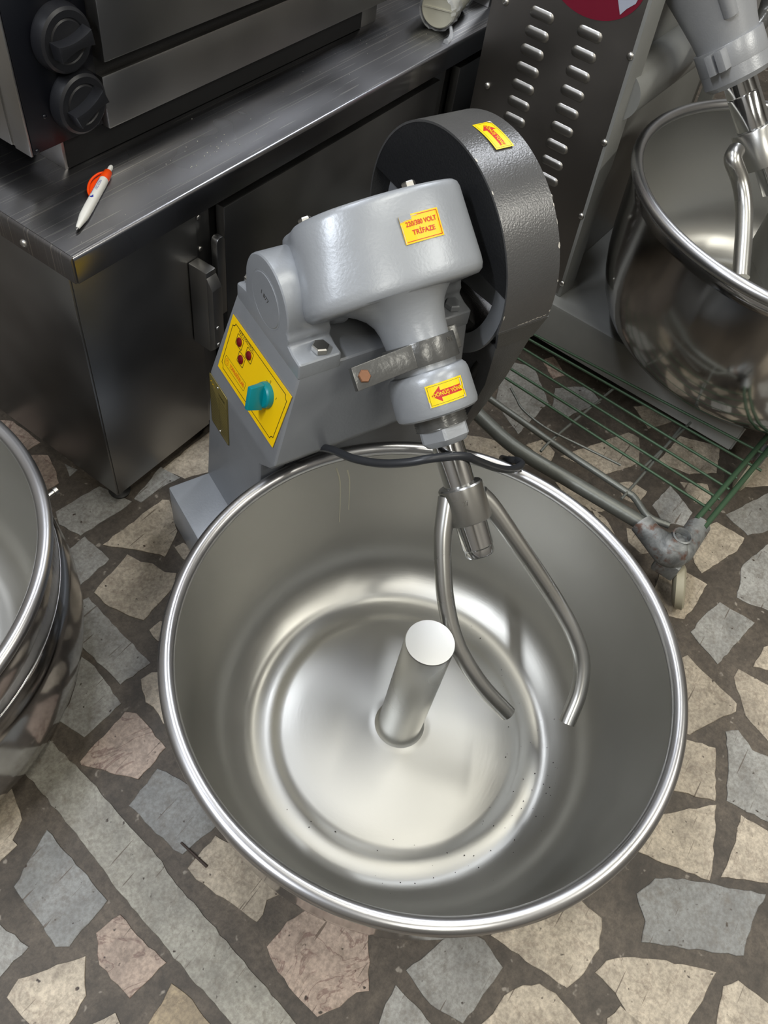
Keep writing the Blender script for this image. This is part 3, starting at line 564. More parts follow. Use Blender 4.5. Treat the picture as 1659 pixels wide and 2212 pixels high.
def prism(name, fr, poly, h0, h1, mat, parent=None, bevel=0, seg=2, sharp=35):
    """poly in fr.x, fr.y ; extruded along fr.z"""
    return loft(name, [[fr(x, y, h0) for x, y in poly], [fr(x, y, h1) for x, y in poly]], mat, parent, bevel=bevel, seg=seg, sharp=sharp)
def arc(cx, cy, r, a0, a1, n): return [(cx+r*math.cos(math.radians(a0+(a1-a0)*i/n)), cy+r*math.sin(math.radians(a0+(a1-a0)*i/n))) for i in range(n+1)]
def torus(name, fr, R, r, mat, parent=None, n=160, m=16, zs=1.0):
    vs = []; fs = []
    for i in range(n):
        a = 2*math.pi*i/n
        for j in range(m):
            b = 2*math.pi*j/m; vs.append(fr((R+r*math.cos(b))*math.cos(a), (R+r*math.cos(b))*math.sin(a), r*zs*math.sin(b)))
    for i in range(n):
        for j in range(m):
            i2, j2 = (i+1) % n, (j+1) % m; fs.append((i*m+j, i2*m+j, i2*m+j2, i*m+j2))
    return mk(name, vs, fs, mat, parent, sharp=80)
def hexbolt(name, fr, r, h, mat, parent=None, washer=True):
    """bolt head standing on fr.z"""
    vs = []; fs = []; k = 6
    lv = [(r, 0.0), (r, h*0.8), (r*0.86, h)]
    rings = [[fr(q*math.cos(math.pi/3*j+0.3), q*math.sin(math.pi/3*j+0.3), z) for j in range(6)] for q, z in lv]
    return loft(name, rings, mat, parent, sharp=20)
def screw(name, fr, r, mat, parent):
    return lathe(name, fr, [(r, 0), (r*0.95, r*0.35), (r*0.6, r*0.62), (0.0, r*0.7)], mat, parent, n=14, sharp=60)
def slab(name, mp, w, h, mat, parent, nx=12, ny=6, t=0.0004, poly=None):
    """thin sticker w x h mapped by mp(x, y, lift)"""
    vs = []; fs = []
    for k in (0, 1):
        for j in range(ny+1):
            for i in range(nx+1): vs.append(mp(w*(i/nx-0.5), h*(j/ny-0.5), t*k + 0.0002))
    q = (nx+1)*(ny+1)
    for j in range(ny):
        for i in range(nx):
            a = j*(nx+1)+i; fs.append((a, a+1, a+nx+2, a+nx+1)); fs.append((q+a, q+a+1, q+a+nx+2, q+a+nx+1))
    per = [i for i in range(nx+1)] + [j*(nx+1)+nx for j in range(1, ny+1)] + [ny*(nx+1)+i for i in range(nx-1, -1, -1)] + [j*(nx+1) for j in range(ny-1, 0, -1)]
    for a, b in zip(per, per[1:]+per[:1]): fs.append((a, b, q+b, q+a))
    return mk(name, vs, fs, mat, parent, smooth=False)
def lines(name, mp, segs, wd, mat, parent, lift=0.0007, th=0.0002):
    """thin printed strokes: list of polylines in sticker coordinates, subdivided so that they follow the surface"""
    vs = []; fs = []
    for pl in segs:
        for (x0, y0), (x1, y1) in zip(pl[:-1], pl[1:]):
            L = math.hypot(x1-x0, y1-y0)
            if L < 1e-7: continue
            nx, ny = -(y1-y0)/L*wd/2, (x1-x0)/L*wd/2; k = max(1, int(L/0.006)); ex, ey = (x1-x0)/L*wd/2, (y1-y0)/L*wd/2
            for i in range(k):
                a = (x0-ex+(x1-x0+2*ex)*i/k, y0-ey+(y1-y0+2*ey)*i/k); b = (x0-ex+(x1-x0+2*ex)*(i+1)/k, y0-ey+(y1-y0+2*ey)*(i+1)/k)
                s = len(vs); vs += [mp(a[0]+nx, a[1]+ny, lift), mp(a[0]-nx, a[1]-ny, lift), mp(b[0]-nx, b[1]-ny, lift), mp(b[0]+nx, b[1]+ny, lift)]
                fs.append((s, s+1, s+2, s+3))
    return mk(name, vs, fs, mat, parent, smooth=False, recalc=False)
def flat(name, mp, polys, mat, parent, lift=0.0007):
    """printed filled shapes"""
    vs = []; fs = []
    for p in polys:
        s = len(vs); vs += [mp(x, y, lift) for x, y in p]; fs.append(tuple(range(s, s+len(p))))
    return mk(name, vs, fs, mat, parent, smooth=False, recalc=False)
def text(s, mp, x, y, size, mat, parent, rot=0, lift=0.0008, sx=1.0, align='CENTER', name='lettering', bold=0.0, shear=0.0):
    cu = bpy.data.curves.new('t', 'FONT'); cu.body = s; cu.size = size; cu.align_x = align; cu.align_y = 'CENTER'; cu.offset = bold; cu.shear = shear
    cu.resolution_u = 3
    o = bpy.data.objects.new('t', cu); COL.objects.link(o); bpy.context.view_layer.update()
    me = bpy.data.meshes.new_from_object(o.evaluated_get(bpy.context.evaluated_depsgraph_get()))
    c, sn = math.cos(math.radians(rot)), math.sin(math.radians(rot))
    vs = [mp(x + v.co.x*sx*c - v.co.y*sn, y + v.co.x*sx*sn + v.co.y*c, lift) for v in me.vertices]
    fs = [tuple(p.vertices) for p in me.polygons]
    bpy.data.objects.remove(o); bpy.data.curves.remove(cu); bpy.data.meshes.remove(me)
    return mk(name, vs, fs, mat, parent, smooth=False, recalc=False)
# ================================================================ SETTING
fl = box('floor', WORLD, (-2.2, -2.2, -0.06), (3.6, 1.8, -0.0012), M['mortar'], bevel=0); tag(fl, kind='structure')
def rough_poly(p, seg, amp):
    out = []
    n = len(p)
    for i in range(n):
        a = Vector(p[i]); b = Vector(p[(i+1) % n]); d = b-a; L = d.length; k = max(1, int(L/seg)); nr = Vector((-d.y, d.x)).normalized()
        for j in range(k):
            q = a + d*(j/k); f = (random.random()-0.5)*2*amp
            if j == 0: f *= 0.3
            out.append(q + nr*f)
    return out
for si, (k, p) in enumerate(STONES + MORE_STONES):
    q = rough_poly(p, 0.011, 0.0016) if si < len(STONES) else p
    q = [Vector(v) for v in q]; c = sum(q, Vector((0, 0)))/len(q)
    vs = [(v.x, v.y, -0.002) for v in q] + [(v.x, v.y, 0.0) for v in q] + [(c.x+(v.x-c.x)*0.985, c.y+(v.y-c.y)*0.985, 0.0006) for v in q]
    n = len(q); fs = []
    for i in range(n):
        j = (i+1) % n; fs += [(i, j, n+j, n+i), (n+i, n+j, 2*n+j, 2*n+i)]
    fs.append(tuple(range(2*n, 3*n)))
    mk('stone', vs, fs, M['stone_'+k], fl, smooth=False)
for nm, a, b in (('wall_back', (-2.2, 1.8, 0), (3.6, 1.9, CEIL)), ('wall_right', (3.6, -2.2, 0), (3.7, 1.9, CEIL)),
                 ('wall_left', (-2.3, -2.2, 0), (-2.2, 1.9, CEIL)), ('wall_front', (-2.2, -2.3, 0), (3.6, -2.2, CEIL))):
    tag(box(nm, WORLD, a, b, M['wall'], bevel=0), kind='structure')
tag(box('ceiling', WORLD, (-2.3, -2.3, CEIL), (3.7, 1.9, CEIL+0.1), M['ceil'], bevel=0), kind='structure')

# ================================================================ WORKTOP AND CABINET
X1 = 2.7
wt = root('steel_worktop', (1.6, 1.1, 0.5625), 'brushed stainless steel worktop with folded front edge, under the oven and the pen', 'worktop')
prof = [(0, .5565), (.0015, .5600), (.0055, .5625), (.75, .5625), (.75, .521), (.735, .521), (.735, .556), (.006, .556), (.006, .521), (0, .521)]
loft('worktop_slab', [[(x, .765+a, z) for a, z in prof] for x in (.5235, X1)], M['counter'], wt, sharp=50)
loft('end_fold', [[(.520+a, y, z) for a, z in [(0, .5565), (.0015, .56), (.0045, .5620), (.0045, .521), (0, .521)]] for y in (.767, 1.515)], M['counter'], wt, sharp=50)
screw('rivet_head', FR((.520, .862, .535), (0, 1, 0), (0, 0, 1), (-1, 0, 0)), .006, M['bolt'], wt)
cb_ = root('base_cabinet', (1.6, 1.1, 0), 'dark stainless steel base cabinet with two doors under the worktop', 'cabinet')
box('side_panel', WORLD, (.527, .792, .03), (.531, 1.48, .521), M['cabinet'], cb_, bevel=.001)
box('front_panel', WORLD, (.531, .791, .03), (.765, .797, .521), M['cabinet'], cb_, bevel=.001)
box('door_jamb', WORLD, (.765, .797, .03), (.80, .801, .521), M['cabinet'], cb_, bevel=.001)
box('carcass', WORLD, (.80, .801, .03), (X1, 1.48, .5205), M['darkgap'], cb_, bevel=0)
box('bottom_rail', WORLD, (.531, .801, .03), (.80, 1.48, .05), M['cabinet'], cb_, bevel=.001)
for sx, sy in ((.545, .81), (.545, 1.45), (2.5, .81)):
    lathe('foot', FR((sx+.005, sy+.005, 0), (1, 0, 0), (0, 1, 0), (0, 0, 1)), [(0, 0), (.018, 0), (.02, .006), (.012, .012), (.012, .03), (0, .03)], M['belt'], cb_, n=20)
def door(x0, x1, z1):
    d = box('door', WORLD, (x0, .772, .075), (x1, .791, z1), M['cabinet'], cb_, bevel=.0025, seg=2); return d
d1 = door(.808, 1.418, .500); d2 = door(1.490, 2.10, .500)
box('mullion', WORLD, (1.425, .792, .03), (1.470, .800, .521), M['cabinet'], cb_, bevel=.001)
# lever latch on the first door edge
bk = box('latch_body', WORLD, (.742, .752, .262), (.764, .790, .424), M['ovensteel'], cb_, bevel=.002)
prism('latch_cam', FR((.753, .752, 0), (0, 1, 0), (0, 0, 1), (1, 0, 0)), [(-.012, .275), (.0, .262), (.0, .415), (-.012, .395)], -.011, .011, M['ovensteel'], bk, bevel=.001)
for zz in (.282, .318, .402): screw('screw', FR((.749, .7515 if zz > .4 else .7395, zz), (1, 0, 0), (0, 0, 1), (0, -1, 0)), .0035, M['bolt'], bk)
lv = prism('latch_lever', FR((.789, .772, 0), (1, 0, 0), (0, 0, 1), (0, -1, 0)), arc(0, .452, .0095, 0, 180, 8)+[(-.0095, .31), (.0095, .31)], -.004, .009, M['cabinet'], cb_, bevel=.0015)
for zz in (.487, .43): screw('screw', FR((.776, .7965, zz), (1, 0, 0), (0, 0, 1), (0, -1, 0)), .0045, M['bolt'], cb_)

# ================================================================ OVEN
ov = root('deck_oven', (1.0, 1.2, .6), 'black-fronted stainless steel deck oven with two round knobs on the worktop', 'oven')
OY = .906; OX = .591
box('oven_body', WORLD, (OX, OY+.004, .61), (OX+.86, OY+.56, 1.02), M['ovensteel'], ov, bevel=.003)
box('side_skin', WORLD, (OX-.003, OY+.035, .612), (OX+.001, OY+.56, 1.02), M['ovensteel'], ov, bevel=.001)
box('corner_trim', WORLD, (OX-.002, OY-.001, .610), (OX+.0015, OY+.030, 1.02), M['ovensteel'], ov, bevel=.0008)
box('control_panel', WORLD, (OX+.0018, OY-.002, .612), (OX+.121, OY+.006, 1.01), M['navy'], ov, bevel=.001)
box('door_recess', WORLD, (OX+.121, OY-.001, .609), (OX+.86, OY+.006, 1.01), M['darkgap'], ov, bevel=0)
dr = box('lower_panel', WORLD, (OX+.121, OY-.014, .609), (OX+.85, OY+.002, .681), M['ovensteel'], ov, bevel=.003)
ud = box('oven_door', WORLD, (OX+.122, OY-.022, .702), (OX+.85, OY+.002, .98), M['ovensteel'], ov, bevel=.002)
box('handle_bracket', WORLD, (OX+.232, OY-.055, .772), (OX+.262, OY-.020, .80), M['rim'], ud, bevel=.004)
box('handle_bar', WORLD, (OX+.21, OY-.075, .792), (OX+.75, OY-.050, .815), M['rim'], ud, bevel=.006)
for (kx, kz, ra) in ((.664, .742, 8), (.672, .660, 22)):
    kf = FR((kx, OY-.002, kz), (1, 0, 0), (0, 0, 1), (0, -1, 0))
    k = lathe('knob', kf, [(0, 0), (.0405, 0), (.041, .004), (.0385, .016), (.035, .0185), (.027, .0185), (.0255, .0172), (.0235, .0185), (.0, .0185)], M['knob'], ov, n=64, sharp=30)
    a = math.radians(ra); gx = FR(kf(0, 0, .0178), kf.d(math.cos(a), math.sin(a), 0), kf.d(-math.sin(a), math.cos(a), 0), kf.z)
    rings = []
    for i in range(13):
        t = -1+i/6; w = .0058 + .0050*t*t; rings.append([gx(.027*t, -w, 0), gx(.027*t, w, 0), gx(.0265*t, w*.92, .017), gx(.0265*t, -w*.92, .017)])
    loft('knob_grip', rings, M['knob'], k, bevel=.0008)
for fx, fy in ((.647, .919), (1.34, .919), (.647, 1.36), (1.34, 1.36)):
    box('oven_foot', WORLD, (fx, fy, .5625), (fx+.05, fy+.06, .611), M['ovensteel'], ov, bevel=.001)
box('plinth', WORLD, (.652, .917, .564), (1.34, 1.40, .611), M['darkgap'], ov, bevel=0)
for p in ((OX+.008, .616), (OX+.112, .618), (OX+.03, .655)): screw('screw', FR((p[0], OY-.002, p[1]), (1, 0, 0), (0, 0, 1), (0, -1, 0)), .003, M['navy'], ov)
# ================================================================ PEN
pa, pb = Vector((.5595, .798, .5691)), Vector((.6925, .876, .5691))
pen = root('ballpoint_pen', (pa+pb)/2, 'white ballpoint pen with an orange clip lying on the worktop corner', 'pen')
px = (pb-pa).normalized(); pz = Vector((0, 0, 1)); L = (pb-pa).length
pf = FR(pa, pz.cross(px), pz, px)
lathe('barrel', pf, [(.0020, .0035), (.0028, .006), (.0036, .012), (.0062, .030), (.0066, .05), (.0066, .108), (.0063, .118), (0, .118)], M['white'], pen, n=28)
lathe('pen_tip', pf, [(0, -.0005), (.0007, 0), (.0012, .003), (.0018, .0045), (0, .0045)], M['bolt'], pen, n=14)
clip = lathe('clip_cap', pf, [(0, .1175), (.0064, .1175), (.0066, .125), (.0058, .137), (.0036, .1405), (0, .1405)], M['orangep'], pen, n=28)
tube('clip_arm', [pf(.003, 0, .138), pf(.010, .002, .128), pf(.0145, .002, .115), pf(.0155, .001, .102), pf(.0125, 0, .088), pf(.0075, 0, .0785)], .0016, M['orangep'], clip, n=10, m=5)
flat('clip_web', lambda x, y, l: pf(x, -.0008, y), [[(.0045, .138), (.0098, .128), (.0140, .115), (.0150, .102), (.0122, .088), (.006, .080), (.006, .12)]], M['orangep'], clip)
lathe('push_button', pf, [(0, .140), (.0032, .140), (.0034, .149), (.0025, L-.001), (0, L)], M['white'], pen, n=20)
def penmap(x, y, l):
    a = math.pi/2 + math.radians(-20) + y/.0067; return pf((.0067+l)*math.cos(a), (.0067+l)*math.sin(a), .095 + x)
text('TUMZI YILDIRIM', penmap, 0.001, .002, .0052, M['blue'], pen, sx=.62, lift=.0001)
lines('fine_print', penmap, [[(-.019, -.0020), (-.015, -.0020)], [(-.012, -.0020), (-.010, -.0020)], [(-.007, -.0020), (.003, -.0020)], [(.006, -.0020), (.018, -.0020)]], .0011, M['blue'], pen, lift=.0001)
flat('printed_mark', penmap, [[(-.0275, .0045), (-.023, .003), (-.0245, -.002), (-.029, .0), (-.030, .003)]], M['blue'], pen, lift=.0001)
# crumbs on the worktop
rc = random.Random(3); vs = []; fs = []
def bit(vs, fs, c, r, rnd):
    s = len(vs); c = Vector(c)
    for d in ((1, 0, 0), (-1, 0, 0), (0, 1, 0), (0, -1, 0), (0, 0, 1), (0, 0, -1)): vs.append(c+Vector(d)*r*rnd.uniform(.6, 1.3))
    for a in ((0, 2, 4), (2, 1, 4), (1, 3, 4), (3, 0, 4), (2, 0, 5), (1, 2, 5), (3, 1, 5), (0, 3, 5)): fs.append(tuple(s+i for i in a))
for i in range(26):
    bit(vs, fs, (.86+rc.gauss(0, .05), .80+abs(rc.gauss(0, .03)), .5630), rc.uniform(.0005, .0011), rc)
for i in range(18): bit(vs, fs, (.55+rc.random()*.9, .775+rc.random()*.12, .5630), rc.uniform(.0004, .0008), rc)
cr = mk('flour_crumbs', vs, fs, M['crumb']); tag(cr, 'tiny pale crumbs scattered along the worktop edge', 'crumbs', kind='stuff')
# ================================================================ WRAPPED ROLL, STEEL BOX
a = math.radians(14); rd = Vector((math.cos(a), math.sin(a), 0)); re_ = Vector((1.452, .823, .5625+.0375))
rl = root('wrapped_roll', re_+rd*.07, 'cream roll wrapped in clear plastic film lying on the worktop', 'roll')
rf = FR(re_, Vector((0, 0, 1)).cross(rd), (0, 0, 1), rd)
rr_ = lathe('roll_core', rf, [(0, .002), (.022, .001), (.0315, 0), (.034, .003), (.0345, .13), (0, .13)], M['rollend'], rl, n=48)
prism('end_crease', rf, [(-.028, .0008), (.028, -.0018), (.028, .0010), (-.028, .0032)], -.0006, .003, M['rollend'], rr_)
rings = []
for i in range(15):
    t = i/14; h = -.014 + t*.155; R = .0352 + .006*math.sin(t*9)*.4 + (.0 if i else -.004)
    rings.append([rf((R+.0042*mnoise.noise((j*.7, i*.9, 1))) * math.cos(2*math.pi*j/40), max(-.0370, (R+.0042*mnoise.noise((j*.7, i*.9, 1))) * math.sin(2*math.pi*j/40)), h + .004*mnoise.noise((j*.5, i, 4))) for j in range(40)])
loft('plastic_film', rings, M['film'], rl, cap=False, sharp=25)
tube('film_tail', [rf(-.030, -.022, .0), rf(-.036, -.032, -.008), rf(-.038, -.0350, -.024), rf(-.036, -.0355, -.038)], lambda t: .003+.003*t, M['film'], rl, n=6, m=4)
sb = root('steel_box', (1.70, .88, .5625), 'small stainless steel box behind the wrapped roll on the worktop', 'box')
box('box_body', WORLD, (1.63, .809, .5625), (1.82, .98, .70), M['ovensteel'], sb, bevel=.0015)
box('box_lid', WORLD, (1.627, .806, .70), (1.823, .983, .712), M['ovensteel'], sb, bevel=.0015)

# ================================================================ BOWL BUILDER
def bowl_parts(cx, cy, zr, R, depth, parent, postr=.0335, postz=None, n=200, name='bowl', mat='bowl', bx=None, pofs=(0, 0)):
    """cx,cy centre; zr rim height; R rim radius; returns the bowl"""
    k = R/.3285; f = FR((cx, cy, 0), (1, 0, 0), (0, 1, 0), (0, 0, 1)); q = depth/.272
    Z = lambda z: zr - (.33 - z)*q
    inn = [(0, .0600), (.030, .0600), (.036, .0575), (.05, .056), (.10, .0535), (.15, .0515), (.178, .0500), (.187, .0488), (.193, .0462), (.199, .0445), (.208, .0438), (.222, .0440),
           (.232, .0460), (.240, .0500), (.250, .0560), (.265, .066), (.279, .081), (.291, .100), (.3005, .123), (.3085, .155), (.3145, .20), (.3195, .26), (.3225, .31), (.3235, .326)]
    out = [(.3285, .322), (.3265, .30), (.3230, .25), (.3190, .19), (.3140, .15), (.3070, .118), (.297, .088), (.284, .062), (.266, .041), (.245, .031), (.22, .0285), (.10, .0285), (0, .0285)]
    if bx: out = bx
    b = lathe(name, f, [(r*k, Z(z)) for r, z in inn+out], M[mat], parent, n=n, sharp=60)
    b.data.materials.append(M['bowlout']); ni = len(inn)
    for p in b.data.polygons:
        if p.index >= (ni-1)*n - 0: p.material_index = 1
    torus('rolled_rim', FR((cx, cy, zr), (1, 0, 0), (0, 1, 0), (0, 0, 1)), R-.0015, .0103*k, M['rim'], b, n=n)
    pz = zr+.003 if postz is None else postz; zb = Z(.0585)
    lathe('centre_post', FR((cx+pofs[0], cy+pofs[1], 0), (1, 0, 0), (0, 1, 0), (0, 0, 1)), [(postr*1.16, zb-.0010), (postr*1.08, zb+.002), (postr*1.02, zb+.0055), (postr*1.0, zb+.011), (postr*.98, pz-.003), (postr*.955, pz), (0, pz+.0004)], M['tool'], b, n=56, sharp=50)
    return b

# ================================================================ CENTRE MIXER
th = math.radians(-112.4)
FX = Vector((-math.sin(th), math.cos(th), 0)); FY = Vector((math.cos(th), math.sin(th), 0))
A = FR((.489, .136, 0), FX, FY, (0, 0, 1))      # x: to the machine's right, y: forward (towards the bowl), z: up
mx = root('fork_dough_mixer', A(.08, -.40, 0), 'grey fork dough mixer with yellow control panel and large open steel bowl, centre', 'mixer')
# base: box under the column, flat plate and bearing under the bowl
def hexa(name, fr, lo, hi, mat, parent, bevel=.004, seg=3):
    return loft(name, [[fr(*p) for p in lo], [fr(*p) for p in hi]], mat, parent, bevel=bevel, seg=seg)
box('machine_base', A, (-.143, -.545, .0), (.33, -.350, .103), M['grey'], mx, bevel=.004)
box('base_plate', A, (-.10, -.350, .0), (.26, .12, .018), M['grey'], mx, bevel=.003)
lathe('bowl_bearing', FR(A(0, 0, .018), FX, FY, (0, 0, 1)), [(0, 0), (.10, 0), (.09, .010), (0, .010)], M['clamp'], mx, n=40)
# column, tapered inwards towards the top on the control side
lv_ = [(.100, -.069, .240, -.548, -.350), (.345, -.069, .240, -.512, -.345), (.372, -.069, .240, -.508, -.312), (.388, -.069, .240, -.506, -.3015), (.532, -.0265, .235, -.495, -.3195)]
loft('column', [[A(x0, y0, z), A(x1, y0, z), A(x1, y1, z), A(x0, y1, z)] for z, x0, x1, y0, y1 in lv_], M['greyd'], mx, bevel=.006, seg=3, sharp=25)
# pivot bearings (pillow blocks)
def pillow(x0, x1, yc, zc, mat, sgn):
    pts = []
    pts += [(-.493, .520), (-.493, .545), (-.480, .549), (-.466, .552), (yc-.060, .562)]
    pts += arc(yc, zc, .058, 190, -10, 26)
    pts += [(yc+.061, .562), (-.348, .553), (-.336, .548), (-.318, .546), (-.318, .520)]
    b = prism('pillow_block', FR((A(0, 0, 0)), FY, (0, 0, 1), FX), pts, x0, x1, mat, mx, bevel=.0045, seg=3, sharp=30)
    return b
pb1 = pillow(-.0295, .032, -.408, .580, M['grey'], -1)
lathe('bearing_cap', FR(A(-.0297, -.408, .580), FY, (0, 0, 1), -FX), [(0, .0006), (.0355, .0006), (.0365, -.0004), (.0375, -.0012), (.0385, 0), (.0385, -.004)], M['grey'], pb1, n=56, sharp=20)
text('1 877', lambda x, y, l: A(-.0304-l*.3, -.408, .580) + FY*x + A.z*y, -.002, .004, .0095, M['bolt'], pb1, rot=-12, name='stamped_number')
for yy in (-.332, -.484): hexbolt('hex_bolt', FR(A(.008 if yy > -.4 else -.010, yy, .5485), FX, FY, (0, 0, 1)), .0115, .008, M['bolt'], pb1)
pb2 = pillow(.186, .236, -.408, .580, M['greyd'], 1)  # right block sits in shade, put into its colour by the darker grey
for yy in (-.333, -.484): hexbolt('hex_bolt', FR(A(.213, yy, .5485), FX, FY, (0, 0, 1)), .0115, .008, M['greyd'], pb2)
# tool-axis frame : x to the right, y outwards/up (towards the viewer), z down along the tool shaft
P0 = Vector(AX_P); D0 = Vector(AX_D)
dz = (A.x*D0.x + A.y*D0.y + A.z*D0.z).normalized(); dx = A.x.copy(); dy = dz.cross(dx)
if dy.z < 0: dy = -dy
T = FR(A(*P0), dx, dy, dz)
# gearbox head: rounded casting across the machine, narrowing to the pivots
def head_sec(s, g, lx):
    f = []
    base = [(-.105-lx, -.050), (-.112-lx, -.020), (-.109-lx, .004), (-.098-lx*.6, .022), (-.080, .037), (-.055, .050), (-.028, .0585), (.0, .063), (.030, .0640), (.058, .0600), (.082, .0510), (.099, .0360), (.107, .0160),
            (.109, -.010), (.108, -.050), (.100, -.085), (.060, -.110), (-.05, -.110), (-.095, -.090)]
    cl = catmull([(x, y, 0) for x, y in base] + [(base[0][0], base[0][1], 0)], 4)[:-1]
    for p in cl:
        x, y = p.x, p.y; f.append(T(x*g, (y+.02)*g-.02, s))
    return f
hs_ = [(-.1500, .90, -.004), (-.1490, .955, -.004), (-.1460, .985, -.003), (-.1400, 1.0, -.001), (-.11, 1.008, .002), (-.08, 1.018, .006), (-.055, 1.026, .009), (-.046, 1.022, .010), (-.0395, 1.00, .010), (-.0355, .955, .009), (-.034, .80, .0)]
head = loft('gearbox_head', [head_sec(*h) for h in hs_], M['grey'], mx, sharp=60)
# stub that joins the head to the left pivot
sf = FR(A(.018, -.408, .590), FX, FY, (0, 0, 1)); stf = FR(A(.022, -.405, .592), FY, (0, 0, 1), FX)
lathe('pivot_collar', stf, [(0, 0), (.050, 0), (.050, .012), (.058, .022), (.060, .036), (0, .036)], M['grey'], mx, n=48)
lathe('pivot_boss', FR(A(.150, -.400, .590), FY, (0, 0, 1), FX), [(0, 0), (.040, 0), (.040, .040), (0, .040)], M['grey'], mx, n=40)
# flared neck under the head
neck = []
for (s, r, st) in ((-.038, .0600, 1.62), (-.033, .0555, 1.50), (-.026, .0505, 1.34), (-.018, .0465, 1.20), (-.008, .0437, 1.09), (.004, .0420, 1.03), (.020, .0410, 1.0), (.065, .0405, 1.0)):
    neck.append([T(r*math.cos(2*math.pi*j/56)*(st if math.cos(2*math.pi*j/56) < 0 else 1+(st-1)*.15), r*math.sin(2*math.pi*j/56), s) for j in range(56)])
loft('neck', neck, M['grey'], mx, sharp=60)
for (x, y) in ((.020, .050), (-.088, -.020)):
    hexbolt('hex_bolt', FR(T(x, y, -.148), T.x, T.y, -T.z), .0085, .008, M['bolt'], head)
# clamp band with ear
cb = lathe('clamp_band', T, [(.0405, .022), (.0470, .022), (.0470, .052), (.0405, .052)], M['clamp'], mx, n=64, sharp=30, bevel=.0008)
ear = []
for i in range(9):
    t = i/8; x = -.030 - .078*t; y = .0325 - .010*math.sin(t*1.6) - .006*t
    nx = .0045
    ear.append([T(x, y+nx, .0225+.004*t), T(x, y+nx, .0515+.004*t), T(x, y-nx, .0515+.004*t), T(x, y-nx, .0225+.004*t)])
loft('clamp_ear', ear, M['clamp'], cb, bevel=.0012)
box('clamp_lug', T, (.042, -.012, .016), (.056, .010, .046), M['clamp'], cb, bevel=.002)
hexbolt('rusty_bolt', FR(T(-.095, .0185, .0405), T.x, T.z, T.y), .0085, .006, M['rust'], cb)
bl = text('MPS', lambda x, y, l: T((.0475+l)*math.sin(.45+x/.0475), (.0475+l)*math.cos(.45+x/.0475), .030 - y), 0, 0, .008, M['bolt'], cb, name='stamped_letters')
def cyl_map(fr, R, phi0, s0, flip=1, rot=0):
    c, s = math.cos(math.radians(rot)), math.sin(math.radians(rot))
    def f(x, y, l):
        X = x*c - y*s; Y = x*s + y*c
        a = phi0 - X/R; return fr((R+l)*math.cos(a), (R+l)*math.sin(a), s0 - Y)
    return f
# collar, thread, nut, shaft
collar = lathe('bearing_housing', T, [(.0, .0585), (.038, .0585), (.0475, .0600), (.0510, .0640), (.0525, .0690), (.0530, .074), (.0540, .108), (.0525, .1135), (.0490, .1160), (0, .1160)], M['grey'], mx, n=72, sharp=28)
thr = [(0, .1150)]
for i in range(5): thr += [(.0345, .1160+i*.0034), (.0332, .1177+i*.0034)]
thr += [(.0345, .133), (0, .133)]
lathe('threaded_sleeve', T, thr, M['clamp'], mx, n=56, sharp=80)
nut = []
for s, r in ((.1305, .0330), (.1325, .0350), (.1480, .0352), (.1550, .0300), (.1560, .0285)):
    ring = []
    for j in range(48):
        a = 2*math.pi*j/48 + .45; h6 = r*math.cos(math.pi/6)/math.cos(((a) % (math.pi/3))-math.pi/6); rr = min(h6, r if s < .15 and s > .131 else r*.93); ring.append(T(rr*math.cos(a), rr*math.sin(a), s))
    nut.append(ring)
loft('gland_nut', nut, M['grey'], mx, sharp=22)
lathe('tool_shaft', T, [(0, .155), (.0205, .155), (.0208, .16), (.0208, .2165), (0, .2165)], M['chrome'], mx, n=48)
# fork: hub, two tines, lower journal with clamping nut
fork = lathe('fork_hub', T, [(.0200, .2135), (.0280, .2135), (.0298, .2155), (.0298, .262), (.0288, .264), (.0, .264)], M['tool'], mx, n=48, sharp=35)
lathe('lower_journal', T, [(0, .263), (.0215, .263), (.0215, .266), (.0210, .300), (.0198, .302), (.0198, .310), (.0186, .3125), (0, .3125)], M['chrome'], fork, n=40, sharp=30)
text('27', cyl_map(T, .0299, math.radians(119), .234), 0, 0, .0085, M['chrome'], fork, lift=.0002, name='stamped_number')
for pts, r, hx in ((TINE_A, .0118, -1), (TINE_B, .0122, 1)):
    W_ = [A(*p) for p in pts]
    tube('fork_tine', W_, lambda t, r=r: r*(1.12-.14*min(1, t*3)), M['tool'], fork, n=24, m=8)
